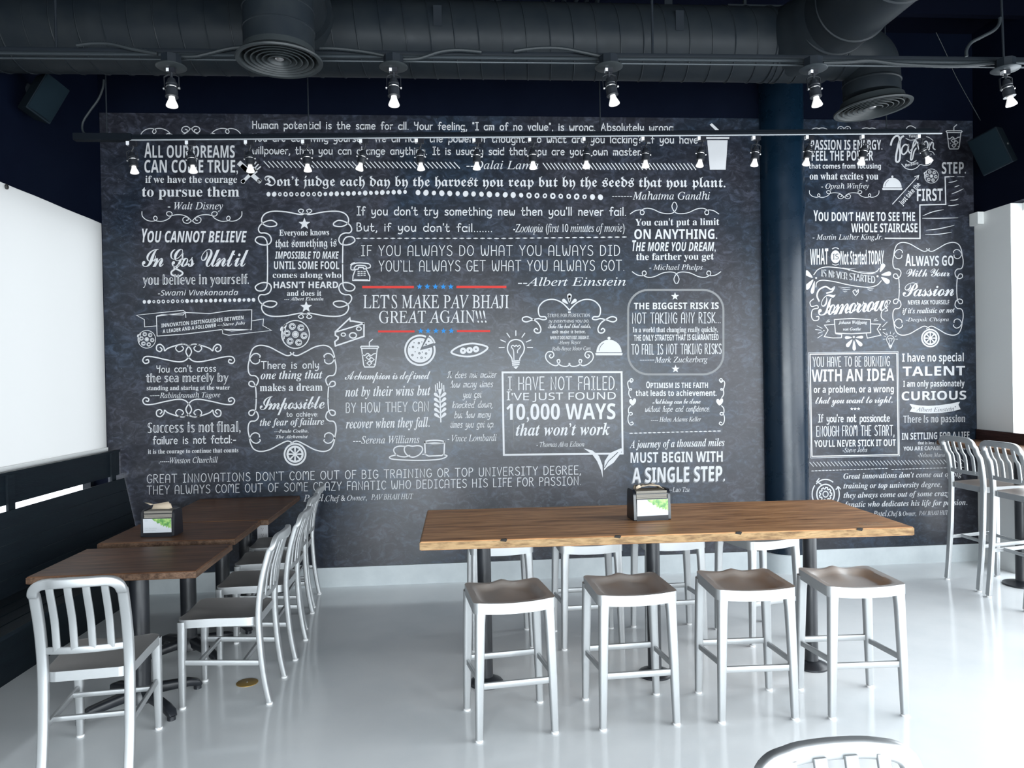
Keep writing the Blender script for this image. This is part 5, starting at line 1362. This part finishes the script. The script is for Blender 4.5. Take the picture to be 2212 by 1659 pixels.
a.line([(1420, 325), (1470, 346), (1530, 340), (1565, 322)], 8, smooth=5); a.line([(1630, 304), (1690, 312), (1745, 350)], 8, smooth=5); a.line([(1426, 206), (1450, 182), (1490, 178), (1540, 205)], 9, smooth=5)
a.line([(1630, 500), (1680, 476), (1740, 490), (1760, 520)], 8, smooth=5); a.line([(1430, 590), (1470, 612), (1510, 612), (1545, 590)], 9, smooth=5); a.line([(1370, 632), (1420, 684), (1490, 698), (1550, 676), (1590, 640), (1640, 648), (1700, 640), (1735, 600), (1730, 560), (1700, 552), (1670, 565)], 9, smooth=5)
a.text('You', 'sb', 1455, 1530, 318, 312, 32); a.text('-Barbara', 'sbi', 1400, 1572, 668, 635, 34, rot=True); a.text('ran', 'sbi', 1655, 1725, 532, 530, 30); a.done()
iced_cup(Q('G', R_, 'iced_drink_drawing'), 1560, 190, 1.12).done()
cloche(Q('G', R_, 'serving_dome_drawing'), 983, 736, 190, 138).done(); thali(Q('G', R_, 'thali_drawing'), 1348, 606, 66).done()
a = Q('G', R_, 'staircase_drawing')
a.line([(915, 1187), (1241, 1188), (1240, 876), (1482, 870), (1476, 615), (1515, 612)], 11); a.line([(1525, 611), (1560, 610)], 6); a.line([(1590, 612), (1655, 613)], 3)
for p in ([(1510, 666), (1550, 660), (1587, 648)], [(1565, 708), (1607, 694)], [(1540, 772), (1590, 752), (1645, 726)], [(1525, 832), (1570, 830), (1598, 818)], [(1505, 882), (1550, 880), (1600, 872)], [(1270, 976), (1360, 940), (1460, 920)], [(1265, 1000), (1430, 1000), (1595, 996)], [(1300, 1112), (1420, 1098), (1560, 1066)], [(1293, 1152), (1420, 1148), (1535, 1130)]):
    a.line(p, 8, smooth=4, taper=True)
a.line([(985, 868), (1228, 602)], 7); a.line([(1192, 612), (1230, 600), (1220, 640)], 7); a.done()
a = Q('G', R_); a.text('STEP.', 'sb', 1445, 1670, 585, 582, 108); a.text('FIRST', 'sb', 1213, 1453, 840, 836, 114); a.text('just take the', 'sb', 1075, 1248, 880, 690, 46, rot=True)
a.text('YOU DON’T HAVE TO SEE THE', 'sb', 248, 1195, 1026, 1025, 82, big=True); a.text('WHOLE STAIRCASE', 'sb', 600, 1218, 1131, 1130, 82); a.text('- Martin Luther King,Jr.', 'ital', 240, 890, 1200, 1198, 48); a.done()
a = Q('H', R_)
a.text('WHAT', 'sb', 215, 385, 312, 306, 148); a.disc(453, 236, 44, 60, n=30); a.arc(453, 236, 58, 78, 60, 120, 6); a.arc(453, 236, 58, 84, 240, 300, 7); a.text('IS', 'sans', 428, 482, 262, 260, 52, m=1, layer=1); a.text('Not Started TODAY', 'sb', 500, 905, 310, 306, 128)
a.line([(250, 405), (290, 355), (360, 332), (450, 336), (560, 352), (700, 388), (790, 390), (840, 370), (860, 344)], 8, smooth=6); a.line([(270, 520), (280, 475), (330, 455), (440, 468), (560, 495), (680, 515), (770, 520), (840, 500), (880, 460)], 8, smooth=6)
a.text('IS NEVER STARTED', 'sans', 318, 820, 418, 484, 66); a.text('IS NEVER STARTED', 'sans', 321, 823, 418, 484, 66)
a.text('Tomorrow', 'script', 290, 945, 785, 735, 190, space=.72); a.line([(300, 650), (280, 600), (300, 545), (360, 515), (410, 540), (440, 520), (420, 560), (370, 575)], 14, smooth=5)
a.line([(640, 600), (615, 560), (640, 545), (650, 565), (665, 543), (665, 570), (640, 600)], 7, smooth=3)
for k, (x0, x1, y) in enumerate(((520, 640, 345), (560, 600, 360), (670, 850, 378), (690, 830, 394), (480, 590, 522), (500, 590, 540), (520, 560, 560), (740, 810, 530), (750, 800, 545))): a.line([(x0, y - 6), ((x0 + x1) / 2, y + 4), (x1, y)], 5, taper=True)
a.line([(248, 630), (215, 660), (230, 700), (280, 690), (290, 715), (240, 730), (228, 790), (250, 830), (292, 825), (296, 795), (275, 795)], 8, smooth=5); a.line([(940, 640), (965, 650), (950, 680)], 6, smooth=4); a.line([(910, 830), (880, 800), (885, 745), (920, 715), (940, 735), (915, 745)], 7, smooth=5)
for x0, y0, x1, y1, w in ((240, 432, 165, 372, 22), (246, 448, 172, 540, 22), (258, 462, 232, 582, 16), (868, 380, 905, 300, 20), (880, 405, 972, 390, 20), (878, 425, 955, 480, 22)): petal(a, x0, y0, x1, y1, w)
a.disc(272, 434, 9, n=12); a.disc(845, 418, 10, n=12)
a.line([(442, 822), (600, 812), (778, 822), (782, 945), (600, 955), (452, 948)], 8, closed=True); a.line([(445, 866), (350, 874), (384, 920), (348, 982), (430, 994), (508, 992), (512, 962), (455, 955)], 7); a.line([(782, 862), (874, 866), (842, 912), (876, 968), (750, 996), (740, 955)], 7)
a.text('Johann Wolfgang', 'bital', 480, 748, 864, 862, 30); a.text('von Goethe', 'bital', 523, 690, 926, 924, 28)
for x0, y0, x1, y1 in ((280, 880, 330, 905), (265, 915, 320, 922), (290, 950, 330, 935), (285, 995, 330, 965), (890, 890, 935, 845), (895, 915, 920, 912), (895, 940, 935, 968), (365, 845, 400, 840), (375, 830, 395, 825), (810, 835, 850, 830), (815, 822, 840, 815)): a.line([(x0, y0), (x1, y1)], 5)
a.disc(345, 925, 6, n=10); a.disc(870, 915, 6, n=10); a.disc(624, 985, 10, n=12)
for x1, y1, w in ((540, 990, 13), (556, 1076, 17), (628, 1112, 15), (700, 1068, 17), (712, 985, 13)): petal(a, 624 + (x1 - 624) * .2, 990 + (y1 - 990) * .2, x1, y1, w)
a.done()
bulb_art(Q('H', R_, 'light_bulb_drawing'), 965, 1005, .55).done()
a = Q('H', R_, 'scroll_frame'); scroll_frame(a, 1316, 535, 330, 432, 8); a.done(); citrus(Q('H', R_, 'orange_slice_drawing'), 1338, 995, 86).done()
a = Q('H', R_); a.text('ALWAYS GO', 'sb', 1105, 1555, 322, 318, 92, big=True); a.text('With Your', 'script', 1115, 1520, 422, 418, 72); a.text('Passion', 'script', 1080, 1560, 606, 600, 128); a.text('NEVER ASK YOURSELF', 'sb', 1128, 1515, 682, 679, 40); a.text("if it's realistic or not", 'bital', 1078, 1565, 765, 756, 46)
a.text('-Deepak Chopra', 'ital', 1112, 1510, 840, 837, 34); a.done()
a = Q('I', R_, 'box_frame', 'double square outline'); a.line([(200, 95), (1037, 84), (1052, 1057), (222, 1077)], 4, closed=True); a.line([(215, 109), (1026, 99), (1039, 1045), (233, 1062)], 10, closed=True); a.done()
a = Q('I', R_); a.text('YOU HAVE TO BE BURNING', 'thin', 243, 957, 225, 219, 90); a.text('WITH AN IDEA', 'sb', 230, 1000, 366, 355, 114); a.text('or a problem, or a wrong', 'sb', 250, 997, 470, 463, 62); a.text('that you want to right.', 'script', 265, 985, 570, 561, 66)
for x in (605, 636, 668): a.star(x, 619, 17)
a.text("If you're not passionate", 'hand', 293, 957, 742, 736, 70); a.text('ENOUGH FROM THE START,', 'thin', 277, 1000, 875, 866, 94); a.text('YOU’LL NEVER STICK IT OUT', 'sb', 255, 1015, 975, 964, 62); a.text('-Steve Jobs', 'ital', 520, 750, 1025, 1020, 42); a.done()
a = Q('I', R_); a.text('I have no special', 'sb', 1075, 1650, 179, 175, 76); a.text('TALENT', 'sb', 1080, 1662, 313, 305, 88); a.text('I am only passionately', 'sb', 1085, 1657, 413, 408, 56); a.text('CURIOUS', 'sb', 1070, 1673, 540, 531, 82)
a.poly([(1143, 572), (1230, 586), (1320, 591), (1420, 585), (1520, 571), (1615, 552), (1600, 580), (1620, 622), (1540, 642), (1440, 656), (1330, 661), (1240, 657), (1145, 645), (1168, 608)]); a.text('Albert Einstein', 'ital', 1205, 1560, 640, 634, 38, m=1, layer=1, arch=-8); a.disc(1186, 611, 5, m=1, layer=1, n=8); a.disc(1571, 599, 5, m=1, layer=1, n=8); a.done()
a = Q('I', R_); a.text('There is no passion', 'dbl', 1085, 1662, 748, 740, 64); a.text('IN SETTLING FOR A LIFE', 'sb', 1072, 1703, 908, 894, 64); a.text('that is less than the one', 'bold', 1222, 1560, 950, 945, 28); a.text('YOU ARE CAPABLE OF LIVING', 'sb', 1087, 1690, 1008, 1000, 37); a.text('-Nelson Mandela', 'ital', 1222, 1527, 1070, 1064, 38); a.done()
a = Q('I', R_, 'hatched_border'); a.hatch(212, 1665, 1116, 1090, 44, 36, 40, 5); a.dashes(228, 940, 1198, 1175, 22, 24, 7); a.dashes(975, 1680, 1184, 1163, 22, 24, 7); a.done()
a = Q('I', R_, 'gear_drawing'); cx, cy = 360, 1415
a.arc(cx, cy, 82, 92, 0, 360, 12, n=40); a.arc(cx, cy, 24, 27, 0, 360, 9, n=24)
pts = []
for k in range(9):
    for r, d in ((46, -14), (58, -9), (58, 9), (46, 14)): t = math.radians(40 * k + d); pts.append((cx + r * math.cos(t), cy + r * 1.1 * math.sin(t)))
a.line(pts, 10, closed=True)
a.arc(cx, cy, 120, 138, -135, -55, 10); a.line([(300, 1268), (278, 1298), (318, 1322)], 10); a.arc(cx, cy, 125, 138, 150, 215, 10); a.arc(cx, cy, 128, 140, -30, 45, 10); a.line([(458, 1370), (478, 1345), (500, 1366)], 10); a.done()
a = Q('I', R_)
for s, x0, x1, y0, y1 in (("Great innovations don’t come out of big", 527, 1632, 1272, 1250), ('training or top university degree,', 527, 1443, 1362, 1347), ('they always come out of some crazy', 528, 1523, 1450, 1430), ('fanatic who dedicates his life for passion.', 530, 1683, 1536, 1514)):
    a.text(s, 'bital', x0, x1, y0, y1, 50)
a.text('Patel', 'ital', 805, 930, 1622, 1618, 50); a.text(',Chef & Owner,', 'ital', 936, 1205, 1619, 1614, 42); a.text('PAV BHAJI HUT', 'ital', 1232, 1505, 1612, 1606, 40); a.done()
